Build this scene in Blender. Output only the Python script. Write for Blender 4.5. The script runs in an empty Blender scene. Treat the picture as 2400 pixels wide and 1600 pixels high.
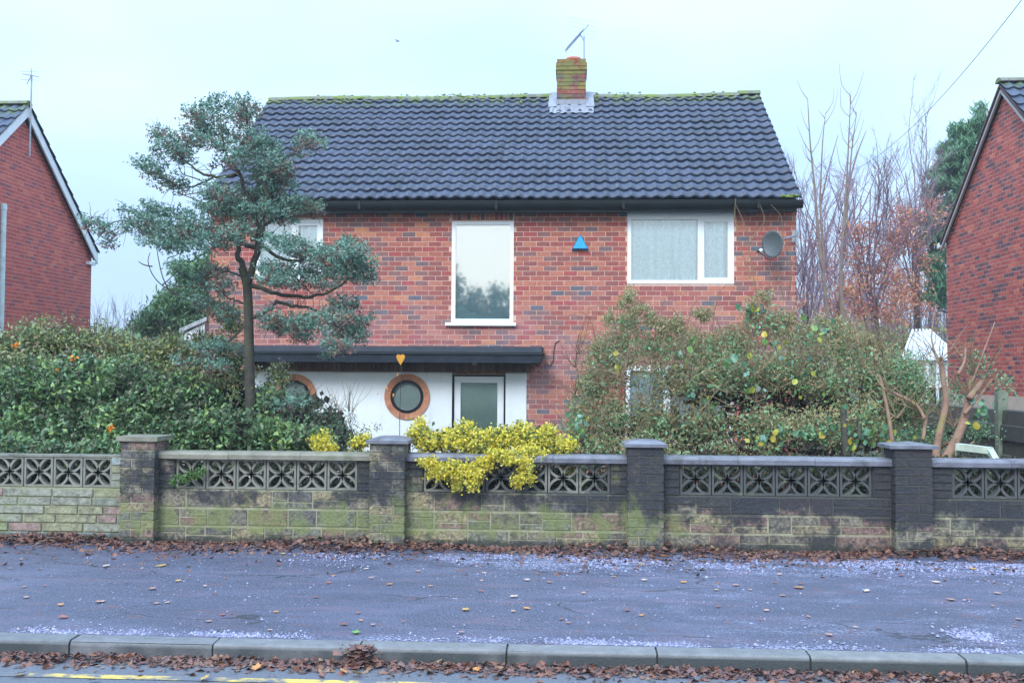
import bpy, math, random
import numpy as np
from mathutils import Vector, Matrix
random.seed(7); RNG = np.random.default_rng(7)
SC = bpy.context.scene; COL = SC.collection
R = math.radians
# ------------------------------------------------------------------ camera
F = 2380.0
CAMZ = 1.65
PITCH, YAW, ROLL = R(1.95), R(3.3), R(0.35)
_f = Vector((-math.sin(YAW)*math.cos(PITCH), math.cos(YAW)*math.cos(PITCH), math.sin(PITCH)))
_r = Vector((math.cos(YAW), math.sin(YAW), 0)); _u = _r.cross(_f)
_r2 = _r*math.cos(ROLL) + _u*math.sin(ROLL); _u2 = _u*math.cos(ROLL) - _r*math.sin(ROLL)
CAM = Vector((0, 0, CAMZ))
cd = bpy.data.cameras.new("camera"); cd.sensor_width = 36; cd.lens = 36*F/2400; cd.clip_end = 2000; cd.clip_start = .05
co = bpy.data.objects.new("camera", cd); COL.objects.link(co)
M = Matrix((( _r2.x, _u2.x, -_f.x, 0), (_r2.y, _u2.y, -_f.y, 0), (_r2.z, _u2.z, -_f.z, CAMZ), (0,0,0,1)))
co.matrix_world = M; SC.camera = co
K = 1.0204
def ray(px, py): return _f*F + _r2*(px-1200) - _u2*(py-800)
def P(px, py, Y):                       # photo pixel -> point on the plane y = Y
    d = ray(px, py); return CAM + d*(Y/d.y)
def PX(px, py, X):
    d = ray(px, py); return CAM + d*(X/d.x)
def PZ(px, py, Z):
    d = ray(px, py); return CAM + d*((Z-CAMZ)/d.z)
# ------------------------------------------------------------------ world
w = bpy.data.worlds.new("World"); SC.world = w; w.use_nodes = True
nt = w.node_tree; N = nt.nodes; L = nt.links; N.clear()
out = N.new("ShaderNodeOutputWorld"); bg = N.new("ShaderNodeBackground"); L.new(bg.outputs[0], out.inputs[0])
sky = N.new("ShaderNodeTexSky"); sky.sky_type = 'NISHITA'; sky.sun_disc = False
sky.sun_elevation = R(38); sky.sun_rotation = R(200)
skm = N.new("ShaderNodeVectorMath"); skm.operation = 'SCALE'; skm.inputs['Scale'].default_value = .10; L.new(sky.outputs[0], skm.inputs[0])
tc = N.new("ShaderNodeTexCoord"); sep = N.new("ShaderNodeSeparateXYZ"); L.new(tc.outputs['Generated'], sep.inputs[0])
def wmath(op, a, b=None, c=None, clamp=False):
    n = N.new("ShaderNodeMath"); n.operation = op; n.use_clamp = clamp
    for i, v in enumerate((a, b, c)):
        if v is None: continue
        if isinstance(v, (int, float)): n.inputs[i].default_value = v
        else: L.new(v, n.inputs[i])
    return n.outputs[0]
z = wmath('MAXIMUM', sep.outputs['Z'], 0.0)
lum = wmath('MULTIPLY_ADD', wmath('POWER', z, 1.5), 1.6, 0.60)                       # overcast sky: brighter towards the zenith
ns = N.new("ShaderNodeTexNoise"); ns.inputs['Scale'].default_value = 2.3; ns.inputs['Detail'].default_value = 4; ns.inputs['Roughness'].default_value = .5
mp = N.new("ShaderNodeMapping"); mp.inputs['Scale'].default_value = (1, 1, 2.6); mp.inputs['Location'].default_value = (.35, .2, .1)
L.new(tc.outputs['Generated'], mp.inputs[0]); L.new(mp.outputs[0], ns.inputs[0])
cl = N.new("ShaderNodeMapRange"); cl.inputs[1].default_value = .36; cl.inputs[2].default_value = .66; L.new(ns.outputs[0], cl.inputs[0]); cl.clamp = True
cm = N.new("ShaderNodeMix"); cm.data_type = 'RGBA'
cm.inputs[6].default_value = (.47, .68, 1.02, 1); cm.inputs[7].default_value = (.62, .85, 1.04, 1); L.new(cl.outputs[0], cm.inputs[0])
# the cloud towards the low winter sun behind the camera is creamier
dn = wmath('MULTIPLY', wmath('MULTIPLY_ADD', sep.outputs['Y'], -1.2, .0, True), wmath('MULTIPLY_ADD', z, -2.6, 1.1, True))
cm2 = N.new("ShaderNodeMix"); cm2.data_type = 'RGBA'; cm2.inputs[7].default_value = (1.45, 1.38, 1.18, 1)
L.new(dn, cm2.inputs[0]); L.new(cm.outputs[2], cm2.inputs[6])
sc_ = N.new("ShaderNodeVectorMath"); sc_.operation = 'SCALE'; L.new(cm2.outputs[2], sc_.inputs[0]); L.new(lum, sc_.inputs['Scale'])
mx = N.new("ShaderNodeMix"); mx.data_type = 'RGBA'; mx.inputs[0].default_value = .88
L.new(skm.outputs[0], mx.inputs[6]); L.new(sc_.outputs[0], mx.inputs[7]); L.new(mx.outputs[2], bg.inputs[0])
bg.inputs[1].default_value = 1.0
sl = bpy.data.lights.new("sun", 'SUN'); sl.energy = 1.5; sl.angle = R(25); sl.color = (1, .98, .96)
so = bpy.data.objects.new("sun", sl); COL.objects.link(so)
so.rotation_euler = (R(52), 0, R(-20)); so.location = (0, -5, 20)
vs = SC.view_settings; vs.view_transform = 'Standard'; vs.look = 'None'; vs.gamma = 1; vs.exposure = 0.93; vs.use_curve_mapping = False
SC.cycles.max_bounces = 6; SC.cycles.transparent_max_bounces = 8; SC.cycles.diffuse_bounces = 3

# ------------------------------------------------------------------ helpers
def tag(o, label=None, cat=None, group=None, kind=None):
    if label: o['label'] = label
    if cat: o['category'] = cat
    if group: o['group'] = group
    if kind: o['kind'] = kind
    return o
def link(name, me, parent=None):
    o = bpy.data.objects.new(name, me); COL.objects.link(o)
    if parent: o.parent = parent
    return o
def thing(name, label, cat, loc=(0,0,0), group=None):
    o = link(name, None); o.location = loc; o.empty_display_size = .2
    bpy.context.view_layer.update()
    return tag(o, label, cat, group)
def fin(name, me, mats, parent=None, smooth=False, kind=None):
    for m in (mats if isinstance(mats, (list, tuple)) else [mats]): me.materials.append(m)
    o = link(name, me, parent)
    if parent is not None:
        wl = Vector(parent.location); p = parent.parent
        while p: wl += Vector(p.location); p = p.parent
        me.transform(Matrix.Translation(-wl))
    if smooth: me.polygons.foreach_set('use_smooth', [True]*len(me.polygons))
    if kind: o['kind'] = kind
    return o
class MB:
    def __init__(s): s.v = []; s.f = []; s.m = []
    def quadbox(s, c, ux, uy, uz, mi=0):            # centre and three half vectors
        c = Vector(c); b = len(s.v)
        for k in ((-1,-1,-1),(1,-1,-1),(1,1,-1),(-1,1,-1),(-1,-1,1),(1,-1,1),(1,1,1),(-1,1,1)):
            s.v.append(c + ux*k[0] + uy*k[1] + uz*k[2])
        fs = [(3,2,1,0),(4,5,6,7),(0,1,5,4),(1,2,6,5),(2,3,7,6),(3,0,4,7)]
        if ux.cross(uy).dot(uz) < 0: fs = [q[::-1] for q in fs]
        for q in fs: s.f.append(tuple(b+i for i in q)); s.m.append(mi)
        return s
    def box(s, x0, x1, y0, y1, z0, z1, mi=0):
        return s.quadbox(((x0+x1)/2, (y0+y1)/2, (z0+z1)/2), Vector((abs(x1-x0)/2,0,0)), Vector((0,abs(y1-y0)/2,0)), Vector((0,0,abs(z1-z0)/2)), mi)
    def bar(s, a, b, wd, ht, up=Vector((0,0,1)), mi=0):
        a = Vector(a); b = Vector(b); d = (b-a); sd = d.cross(up).normalized(); u = sd.cross(d).normalized()
        return s.quadbox((a+b)/2, d/2, sd*wd/2, u*ht/2, mi)
    def tube(s, pts, r0, r1=None, n=6, mi=0, cap=True):
        pts = [Vector(p) for p in pts]; r1 = r0 if r1 is None else r1; b = len(s.v); k = len(pts)
        prev = None
        for i, p in enumerate(pts):
            t = (pts[min(i+1,k-1)] - pts[max(i-1,0)]).normalized()
            a = prev if prev is not None else (Vector((0,0,1)) if abs(t.z) < .9 else Vector((1,0,0)))
            a = (a - t*a.dot(t)).normalized(); prev = a; c = t.cross(a)
            rr = r0 + (r1-r0)*i/max(1,k-1)
            for j in range(n):
                q = 2*math.pi*j/n; s.v.append(p + (a*math.cos(q) + c*math.sin(q))*rr)
        for i in range(k-1):
            for j in range(n):
                s.f.append((b+i*n+j, b+i*n+(j+1)%n, b+(i+1)*n+(j+1)%n, b+(i+1)*n+j)); s.m.append(mi)
        if cap:
            s.f.append(tuple(b+j for j in range(n))[::-1]); s.m.append(mi)
            s.f.append(tuple(b+(k-1)*n+j for j in range(n))); s.m.append(mi)
        return s
    def poly(s, pts, mi=0):
        b = len(s.v); s.v += [Vector(p) for p in pts]; s.f.append(tuple(range(b, b+len(pts)))); s.m.append(mi); return s
    def prism(s, pts, d, mi=0):                      # polygon pts extruded by vector d
        pts = [Vector(p) for p in pts]; d = Vector(d); n = len(pts); b = len(s.v)
        s.v += pts + [p+d for p in pts]
        nrm = sum(((pts[i]-pts[0]).cross(pts[(i+1)%n]-pts[0]) for i in range(n)), Vector())
        flip = nrm.dot(d) > 0
        top = tuple(range(b, b+n)); bot = tuple(range(b+n, b+2*n))
        s.f.append(top[::-1] if flip else top); s.m.append(mi); s.f.append(bot if flip else bot[::-1]); s.m.append(mi)
        for i in range(n):
            j = (i+1) % n; q = (b+i, b+j, b+n+j, b+n+i)
            s.f.append(q if flip else q[::-1]); s.m.append(mi)
        return s
    def mesh(s, name='m'):
        me = bpy.data.meshes.new(name); me.from_pydata([tuple(v) for v in s.v], [], s.f)
        if any(s.m): me.polygons.foreach_set('material_index', s.m)
        me.update(); return me
    def build(s, name, mats, parent=None, smooth=False, kind=None):
        return fin(name, s.mesh(name), mats, parent, smooth, kind)
def npmesh(name, V, T):
    me = bpy.data.meshes.new(name); V = np.asarray(V, np.float32); T = np.asarray(T, np.int32)
    me.vertices.add(len(V)); me.vertices.foreach_set('co', V.ravel())
    me.loops.add(T.size); me.loops.foreach_set('vertex_index', T.ravel())
    me.polygons.add(len(T)); me.polygons.foreach_set('loop_start', np.arange(0, T.size, T.shape[1], dtype=np.int32))
    me.update(calc_edges=True); return me
# ------------------------------------------------------------------ materials
def mat(name, col=(.5,.5,.5), rough=.7, pal=None, rnd=None, noise=0, nscale=8, namt=.25, bump=0, bscale=60, spec=.5, metal=0, pos_noise=None, stains=(), const=True, sat=None, trans=0):
    """pal: list of (weight, colour); rnd: 'island' | 'object' | 'noise'; stains: (colour, func(nodes)->fac)"""
    m = bpy.data.materials.new(name); m.use_nodes = True; t = m.node_tree; n = t.nodes; l = t.links; b = n['Principled BSDF']
    b.inputs['Roughness'].default_value = rough; b.inputs['Specular IOR Level'].default_value = spec; b.inputs['Metallic'].default_value = metal
    c = None
    geo = n.new('ShaderNodeNewGeometry')
    if pal:
        rp = n.new('ShaderNodeValToRGB'); e = rp.color_ramp; e.interpolation = 'CONSTANT' if const else 'LINEAR'
        tot = sum(p[0] for p in pal); acc = 0
        for i, (wt, cc) in enumerate(pal):
            if i < 2: el = e.elements[i]; el.position = acc/tot if const else i/(len(pal)-1)
            else: el = e.elements.new(min(acc/tot, 1) if const else i/(len(pal)-1))
            el.color = (*cc, 1); acc += wt
        if rnd == 'object': src = n.new('ShaderNodeObjectInfo').outputs['Random']
        elif rnd == 'island': src = geo.outputs['Random Per Island']
        else: src = None
        if pos_noise or src is None:
            q = n.new('ShaderNodeTexNoise'); q.inputs['Scale'].default_value = pos_noise or 1.0; q.inputs['Detail'].default_value = 2
            l.new(geo.outputs['Position'], q.inputs[0])
            mr = n.new('ShaderNodeMapRange'); mr.inputs[1].default_value = .3; mr.inputs[2].default_value = .7; l.new(q.outputs[0], mr.inputs[0])
            if src is None: src = mr.outputs[0]
            else:
                a = n.new('ShaderNodeMix'); a.inputs[0].default_value = .5; l.new(src, a.inputs[2]); l.new(mr.outputs[0], a.inputs[3]); src = a.outputs[0]
        l.new(src, rp.inputs[0]); c = rp.outputs[0]
    else:
        rg = n.new('ShaderNodeRGB'); rg.outputs[0].default_value = (*col, 1); c = rg.outputs[0]
    if noise or namt and nscale and (noise is not None):
        q = n.new('ShaderNodeTexNoise'); q.inputs['Scale'].default_value = nscale; q.inputs['Detail'].default_value = 5; q.inputs['Roughness'].default_value = .65
        l.new(geo.outputs['Position'], q.inputs[0])
        mr = n.new('ShaderNodeMapRange'); mr.inputs[1].default_value = .25; mr.inputs[2].default_value = .75
        mr.inputs[3].default_value = 1-namt; mr.inputs[4].default_value = 1+namt; l.new(q.outputs[0], mr.inputs[0])
        v = n.new('ShaderNodeVectorMath'); v.operation = 'SCALE'; l.new(c, v.inputs[0]); l.new(mr.outputs[0], v.inputs['Scale']); c = v.outputs[0]
    for (sc, fn) in stains:
        fac = fn(n, l, geo); a = n.new('ShaderNodeMix'); a.data_type = 'RGBA'; a.inputs[7].default_value = (*sc, 1)
        l.new(fac, a.inputs[0]); l.new(c, a.inputs[6]); c = a.outputs[2]
    l.new(c, b.inputs['Base Color'])
    if bump:
        q = n.new('ShaderNodeTexNoise'); q.inputs['Scale'].default_value = bscale; q.inputs['Detail'].default_value = 4; l.new(geo.outputs['Position'], q.inputs[0])
        bb = n.new('ShaderNodeBump'); bb.inputs['Strength'].default_value = bump; bb.inputs['Distance'].default_value = .01
        l.new(q.outputs[0], bb.inputs['Height']); l.new(bb.outputs[0], b.inputs['Normal'])
    if trans:
        tr = n.new('ShaderNodeBsdfTranslucent'); l.new(c, tr.inputs[0]); ms = n.new('ShaderNodeMixShader'); ms.inputs[0].default_value = trans
        l.new(b.outputs[0], ms.inputs[1]); l.new(tr.outputs[0], ms.inputs[2]); l.new(ms.outputs[0], n['Material Output'].inputs[0])
    return m
def nmath(n, l, op, a, b=None, c=None, clamp=False):
    q = n.new('ShaderNodeMath'); q.operation = op; q.use_clamp = clamp
    for i, v in enumerate((a, b, c)):
        if v is None: continue
        if isinstance(v, (int, float)): q.inputs[i].default_value = v
        else: l.new(v, q.inputs[i])
    return q.outputs[0]
def nramp(n, l, x, a, b):      # 0 at a, 1 at b
    q = n.new('ShaderNodeMapRange'); q.interpolation_type = 'SMOOTHSTEP'; q.inputs[1].default_value = a; q.inputs[2].default_value = b; l.new(x, q.inputs[0])
    if a > b:
        q.inputs[1].default_value = b; q.inputs[2].default_value = a; q.inputs[3].default_value = 1; q.inputs[4].default_value = 0
    return q.outputs[0]
def nnoise(n, l, geo, scale, detail=4, off=0, stretch=None):
    src = geo.outputs['Position']
    if off or stretch:
        mpn = n.new('ShaderNodeMapping'); mpn.inputs['Location'].default_value = (off, off*.7, off*.3)
        if stretch: mpn.inputs['Scale'].default_value = stretch
        l.new(src, mpn.inputs[0]); src = mpn.outputs[0]
    q = n.new('ShaderNodeTexNoise'); q.inputs['Scale'].default_value = scale; q.inputs['Detail'].default_value = detail; q.inputs['Roughness'].default_value = .65
    l.new(src, q.inputs[0]); return q.outputs[0]
def nxyz(n, l, geo):
    q = n.new('ShaderNodeSeparateXYZ'); l.new(geo.outputs['Position'], q.inputs[0]); return q.outputs

white = mat('white_paint', (.76,.82,.86), .35, nscale=3, namt=.06)
white_old = mat('old_white_paint', (.70,.76,.80), .5, nscale=6, namt=.12)
def _rend(n, l, g):
    a = nramp(n, l, nnoise(n, l, g, 3, 5, 0, (3,3,.5)), .55, .75); return nmath(n, l, 'MULTIPLY', a, .35)
render_mat = mat('white_render', (.77,.83,.87), .8, nscale=2.5, namt=.05, bump=.3, bscale=90, stains=[((.45,.50,.52), _rend)])
black = mat('black_plastic', (.008,.012,.014), .45, spec=.25, nscale=5, namt=.3)
fascia_m = mat('fascia_paint', (.04,.058,.065), .5, spec=.3, nscale=5, namt=.3)
felt = mat('roofing_felt', (.020,.028,.042), .6, spec=.25, nscale=6, namt=.5, bump=.4, bscale=30)
mortar = mat('mortar', (.50,.32,.24), .9, nscale=10, namt=.3, bump=.3)
lead = mat('lead_flashing', (.23,.25,.30), .45, nscale=12, namt=.3)
dark = mat('dark_interior', (.02,.022,.022), .9)
concrete = mat('concrete', (.33,.31,.27), .85, nscale=6, namt=.25, bump=.3, bscale=80)
steel = mat('galvanised_steel', (.35,.38,.42), .4, metal=.6)
def greenst(thr, amt, sc=2.5, off=0):
    def f(n, l, g): return nmath(n, l, 'MULTIPLY', nramp(n, l, nnoise(n, l, g, sc, 5, off), thr, thr+.15), amt)
    return f
PAL_HOUSE = [(3,(.36,.115,.085)),(3,(.29,.085,.072)),(3,(.42,.155,.105)),(2.6,(.25,.085,.078)),(2,(.22,.11,.105)),(1.1,(.16,.105,.115)),(.45,(.10,.11,.14)),(.4,(.48,.20,.11)),(1.4,(.34,.075,.072)),(.05,(.52,.34,.16))]
def _low_red(n, l, g):      # rubbed-in red mortar and dirt low on the wall by the porch
    x, y, zz = nxyz(n, l, g)[:3]
    return nmath(n, l, 'MULTIPLY', nmath(n, l, 'MULTIPLY', nramp(n, l, x, .15, .45), nramp(n, l, zz, 1.9, 1.4)), nmath(n, l, 'MULTIPLY', nramp(n, l, nnoise(n, l, g, 3, 4), .3, .6), .6))
def _bloom(n, l, g):       # purple-grey weathering low on the first storey
    x, y, zz = nxyz(n, l, g)[:3]
    return nmath(n, l, 'MULTIPLY', nramp(n, l, zz, 3.6, 2.2), nmath(n, l, 'MULTIPLY', nramp(n, l, nnoise(n, l, g, 1.3, 3), .35, .65), .38))
STH = [((.36,.22,.26), _bloom), ((.48,.075,.06), _low_red)]
brick_o = mat('house_brick', pal=PAL_HOUSE, rnd='object', rough=.85, nscale=18, namt=.28, bump=.5, bscale=70, stains=STH)
brick_i = mat('house_brick_rest', pal=PAL_HOUSE, rnd='island', rough=.85, nscale=18, namt=.28, bump=.5, bscale=70, stains=STH)
mortar_h = mat('house_mortar', (.60,.40,.33), .9, nscale=10, namt=.25, bump=.3, stains=[((.42,.11,.09), _low_red)])
PAL_L = [(3,(.46,.085,.07)),(3,(.39,.07,.06)),(2,(.52,.10,.075)),(1,(.28,.07,.08)),(.4,(.56,.14,.09))]
brl_o = mat('red_brick', pal=PAL_L, rnd='object', rough=.85, nscale=18, namt=.2, bump=.4, bscale=70)
brl_i = mat('red_brick_rest', pal=PAL_L, rnd='island', rough=.85, nscale=18, namt=.2, bump=.4, bscale=70)
mortar_l = mat('pink_mortar', (.48,.28,.26), .9, nscale=10, namt=.2)
PAL_R = [(3,(.41,.085,.068)),(3,(.34,.07,.06)),(2,(.46,.105,.075)),(1.6,(.20,.07,.075)),(1.1,(.12,.06,.075)),(.5,(.55,.15,.09))]
brr_o = mat('dark_red_brick', pal=PAL_R, rnd='object', rough=.85, nscale=18, namt=.25, bump=.4, bscale=70)
brr_i = mat('dark_red_brick_rest', pal=PAL_R, rnd='island', rough=.85, nscale=18, namt=.25, bump=.4, bscale=70)
mortar_r = mat('grey_pink_mortar', (.52,.31,.28), .9, nscale=10, namt=.2)
def _tilelich(n, l, g): return nmath(n, l, 'MULTIPLY', nramp(n, l, nnoise(n, l, g, 14, 4, 3), .66, .72), .55)
def _tilemoss(n, l, g):
    zz = nxyz(n, l, g)[2]
    return nmath(n, l, 'MULTIPLY', nramp(n, l, zz, 6.9, 7.35), nramp(n, l, nnoise(n, l, g, 5, 4, 1), .45, .6))
PAL_T = [(1,(.036,.054,.096)),(1,(.047,.066,.116)),(1,(.031,.045,.078)),(1,(.052,.070,.128))]
tile_o = mat('slate_grey_tile', pal=PAL_T, rnd='object', rough=.5, nscale=14, namt=.25, bump=.25, bscale=120, const=False, stains=[((.30,.34,.40), _tilelich), ((.10,.15,.04), _tilemoss)])
tile_i = mat('slate_grey_tile_rest', pal=PAL_T, rnd='island', rough=.5, nscale=14, namt=.25, bump=.25, bscale=120, const=False, stains=[((.30,.34,.40), _tilelich), ((.10,.15,.04), _tilemoss)])
ridge_m = mat('mossy_ridge', (.17,.18,.16), .85, nscale=9, namt=.4, bump=.8, bscale=40, stains=[((.15,.21,.04), greenst(.42,.9,4))])
moss_m = mat('moss', pal=[(1,(.10,.16,.02)),(1,(.20,.26,.04)),(1,(.07,.11,.03))], rnd='island', rough=.95, const=False)
def glass(name, refl, tint, rough=.02):
    m = bpy.data.materials.new(name); m.use_nodes = True; n = m.node_tree.nodes; l = m.node_tree.links; n.remove(n['Principled BSDF'])
    g = n.new('ShaderNodeBsdfGlossy'); g.inputs['Roughness'].default_value = rough; g.inputs[0].default_value = (1,1,1,1)
    t = n.new('ShaderNodeBsdfTransparent'); t.inputs[0].default_value = (*tint, 1)
    fr = n.new('ShaderNodeFresnel'); fr.inputs[0].default_value = 1.5
    f = nmath(n, l, 'ADD', fr.outputs[0], refl, clamp=True)
    ms = n.new('ShaderNodeMixShader'); l.new(f, ms.inputs[0]); l.new(t.outputs[0], ms.inputs[1]); l.new(g.outputs[0], ms.inputs[2]); l.new(ms.outputs[0], n['Material Output'].inputs[0])
    return m
glass_mirror = glass('reflective_glass', .34, (.9,.95,.97), .03)
glass_clear = glass('window_glass', .06, (.9,.95,.97))
glass_dark = glass('dark_glass', .05, (.88,.93,.92), .08)
net = mat('net_curtain', (.74,.87,.92), .9, nscale=28, namt=.22, trans=.1)
veil_blind = mat('cyan_veil_blind', (.66,.86,.92), .8, nscale=3, namt=.05)  # panel behind the pane; its bright cyan stands in for the reflection's veil
obsc = mat('obscured_glass_lining', (.40,.48,.47), .5, nscale=30, namt=.15)

# ------------------------------------------------------------------ ground, road, pavement, kerb
def grid(x0, x1, y0, y1, nx, ny, fz):
    xs = np.linspace(x0, x1, nx); ys = np.linspace(y0, y1, ny); V = [(x, y, fz(x, y)) for y in ys for x in xs]
    Fq = [(j*nx+i, j*nx+i+1, (j+1)*nx+i+1, (j+1)*nx+i) for j in range(ny-1) for i in range(nx-1)]
    return V, Fq
def sheet(name, V, Fq, m, kind='structure', parent=None):
    me = bpy.data.meshes.new(name); me.from_pydata(V, [], Fq); me.materials.append(m); me.update()
    me.polygons.foreach_set('use_smooth', [True]*len(me.polygons))
    o = link(name, me, parent)
    if kind: o['kind'] = kind
    return o
def soil_h(x, y):
    if y < 10.2: return -.02
    t = min(1, (y-10.2)/3.5); return -.02 - .36*t + .03*math.sin(x*1.7)*math.sin(y*1.3)*(1 if y < 60 else 0)
soil = mat('soil', (.045,.035,.022), .95, nscale=3, namt=.5, bump=.8, bscale=15, stains=[((.05,.075,.02), greenst(.45,.8,1.2))])
V, Fq = grid(-60, 60, 10.02, 70, 90, 60, soil_h); sheet('garden_ground', V, Fq, soil)
sheet('far_ground', [(-900,-900,-.5),(900,-900,-.5),(900,900,-.5),(-900,900,-.5)], [(0,1,2,3)], soil)
def _frost(n, l, g):
    o_ = nxyz(n, l, g); x, y = o_[0], o_[1]
    big = nramp(n, l, nnoise(n, l, g, 1.6, 3, 0, (1,2.2,1)), .42, .62)
    fine = nramp(n, l, nnoise(n, l, g, 42, 5, 5, (1,.8,1)), .47, .57)
    band = nmath(n, l, 'MULTIPLY', nmath(n, l, 'MULTIPLY', nramp(n, l, y, 8.1, 9.2), nramp(n, l, x, -2.6, -.4)), big)
    edge = nmath(n, l, 'MULTIPLY', nramp(n, l, y, 6.52, 6.34), nramp(n, l, nnoise(n, l, g, 3, 3, 2), .46, .70))
    thin = nmath(n, l, 'MULTIPLY', nramp(n, l, nnoise(n, l, g, 2.1, 3, 9, (1,2,1)), .5, .7), nmath(n, l, 'MULTIPLY', nramp(n, l, x, -1.5, 1.5), .45))
    m_ = nmath(n, l, 'MAXIMUM', nmath(n, l, 'MAXIMUM', band, edge), thin)
    return nmath(n, l, 'MULTIPLY', nmath(n, l, 'MULTIPLY', m_, fine), .5)
def _worn(n, l, g): return nmath(n, l, 'MULTIPLY', nramp(n, l, nnoise(n, l, g, .9, 3, 4, (1,2.4,1)), .45, .7), .5)
def _leafstain(n, l, g): return nmath(n, l, 'MULTIPLY', nramp(n, l, nnoise(n, l, g, 5, 3, 11, (1,2,1)), .60, .70), .5)
def _crack(n, l, g):
    mpn = n.new('ShaderNodeMapping'); mpn.inputs['Scale'].default_value = (.55, 1.1, 1); l.new(g.outputs['Position'], mpn.inputs[0])
    q = n.new('ShaderNodeTexNoise'); q.inputs['Scale'].default_value = 2.5; q.inputs['Detail'].default_value = 4; l.new(mpn.outputs[0], q.inputs[0])
    ad = n.new('ShaderNodeVectorMath'); ad.operation = 'MULTIPLY_ADD'; ad.inputs[1].default_value = (.5,.5,.5); l.new(q.outputs[1], ad.inputs[0]); l.new(mpn.outputs[0], ad.inputs[2])
    v = n.new('ShaderNodeTexVoronoi'); v.feature = 'DISTANCE_TO_EDGE'; v.inputs['Scale'].default_value = .9; l.new(ad.outputs[0], v.inputs[0])
    return nmath(n, l, 'MULTIPLY', nramp(n, l, v.outputs['Distance'], .012, .004), nmath(n, l, 'MULTIPLY', nramp(n, l, nnoise(n, l, g, 1.1, 2, 31), .45, .6), .8))
def _damp_p(n, l, g): return nmath(n, l, 'MULTIPLY', nramp(n, l, nnoise(n, l, g, 1.3, 5, 17, (.5,1.5,1)), .52, .66), .55)
def _grit(n, l, g): return nmath(n, l, 'MULTIPLY', nramp(n, l, nnoise(n, l, g, 75, 2, 3), .60, .70), .55)
def _purple(n, l, g): return nmath(n, l, 'MULTIPLY', nramp(n, l, nnoise(n, l, g, 2.6, 5, 27, (.6,1.8,1)), .50, .68), .5)
asphalt = mat('wet_asphalt', (.070,.076,.122), .5, nscale=60, namt=.75, bump=.8, bscale=90, stains=[((.13,.135,.21), _worn), ((.15,.105,.155), _purple), ((.05,.055,.085), _damp_p), ((.26,.28,.36), _grit), ((.15,.075,.08), _leafstain), ((.02,.02,.025), _crack), ((.55,.60,.85), _frost)])
road_m = mat('road_asphalt', (.12,.13,.16), .5, nscale=70, namt=.5, bump=.6, bscale=120, stains=[((.13,.08,.075), _leafstain)])
YK0, YK1 = 6.17, 6.31
V, Fq = grid(-40, 40, YK1, 10.02, 60, 20, lambda x, y: 0 + .006*math.sin(x*2.1+y)*math.sin(y*3) - .012*(1 if y > 9.9 else 0)); sheet('pavement', V, Fq, asphalt)
road = sheet('road', [(-60,-8,-.10),(60,-8,-.10),(60,YK0+.02,-.10),(-60,YK0+.02,-.10)], [(0,1,2,3)], road_m)
sheet('far_pavement', [(-60,-11,.0),(60,-11,.0),(60,-8,.0),(-60,-8,.0)], [(0,1,2,3)], asphalt)
yl = mat('worn_yellow_paint', (.62,.44,.10), .7, nscale=30, namt=.4, stains=[((.12,.13,.16), greenst(.48,1,9)), ((.12,.13,.16), greenst(.44,1,2.3,4))])
for y0_ in (5.745, 5.56):
    V, Fq = grid(-30, 30, y0_, y0_+.075, 2, 2, lambda x, y: -.096); o = sheet('yellow_line', V, Fq, yl, None, road)
kerb_m = mat('kerb_concrete', pal=[(1,(.15,.155,.17)),(1,(.18,.18,.18)),(1,(.13,.14,.155))], rnd='object', const=False, rough=.7, nscale=9, namt=.3, bump=.4, bscale=80,
    stains=[((.035,.045,.05), lambda n, l, g: nmath(n, l, 'MULTIPLY', nmath(n, l, 'MULTIPLY', nramp(n, l, nxyz(n, l, g)[2], -.012, -.03), nramp(n, l, nnoise(n, l, g, 1.7, 3, 6, (1,1,.2)), .30, .52)), .9)), ((.12,.17,.06), greenst(.62,.6,6,3))])
kerb = link('kerb', None); kerb['kind'] = 'structure'; kerb.location = (0, YK0, 0)
jx = [PZ(x*K, 1490*K, .0).x for x in (122,455,787,1127,1470,1820,2185)]
pitch = (jx[-1]-jx[0])/6
kx = [jx[0]+pitch*i for i in range(-5, 13)]
kbm = None
for i in range(len(kx)-1):
    a, b = 0, pitch-.012
    if kbm is None:
        mb = MB(); prof = [(0,-.2),(0,-.028),(.006,-.010),(.022,.0),(YK1-YK0,.004),(YK1-YK0,-.2)]
        mb.prism([(a, p[0], p[1]) for p in prof], (b,0,0)); kbm = mb.mesh('kerb_stone'); kbm.materials.append(kerb_m)
    o = link('kerb_stone', kbm, kerb); o.location = (kx[i]+.006, random.uniform(-.003,.003), random.uniform(-.003,.003)); o.rotation_euler = (0, random.uniform(-.002,.002), random.uniform(-.002,.002))
mb = MB(); mb.box(-40, 40, YK0+.012, YK1-.001, -.2, -.008); o = mb.build('kerb_bedding', mat('joint_dirt', (.03,.035,.03), .95), kerb)

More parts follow.
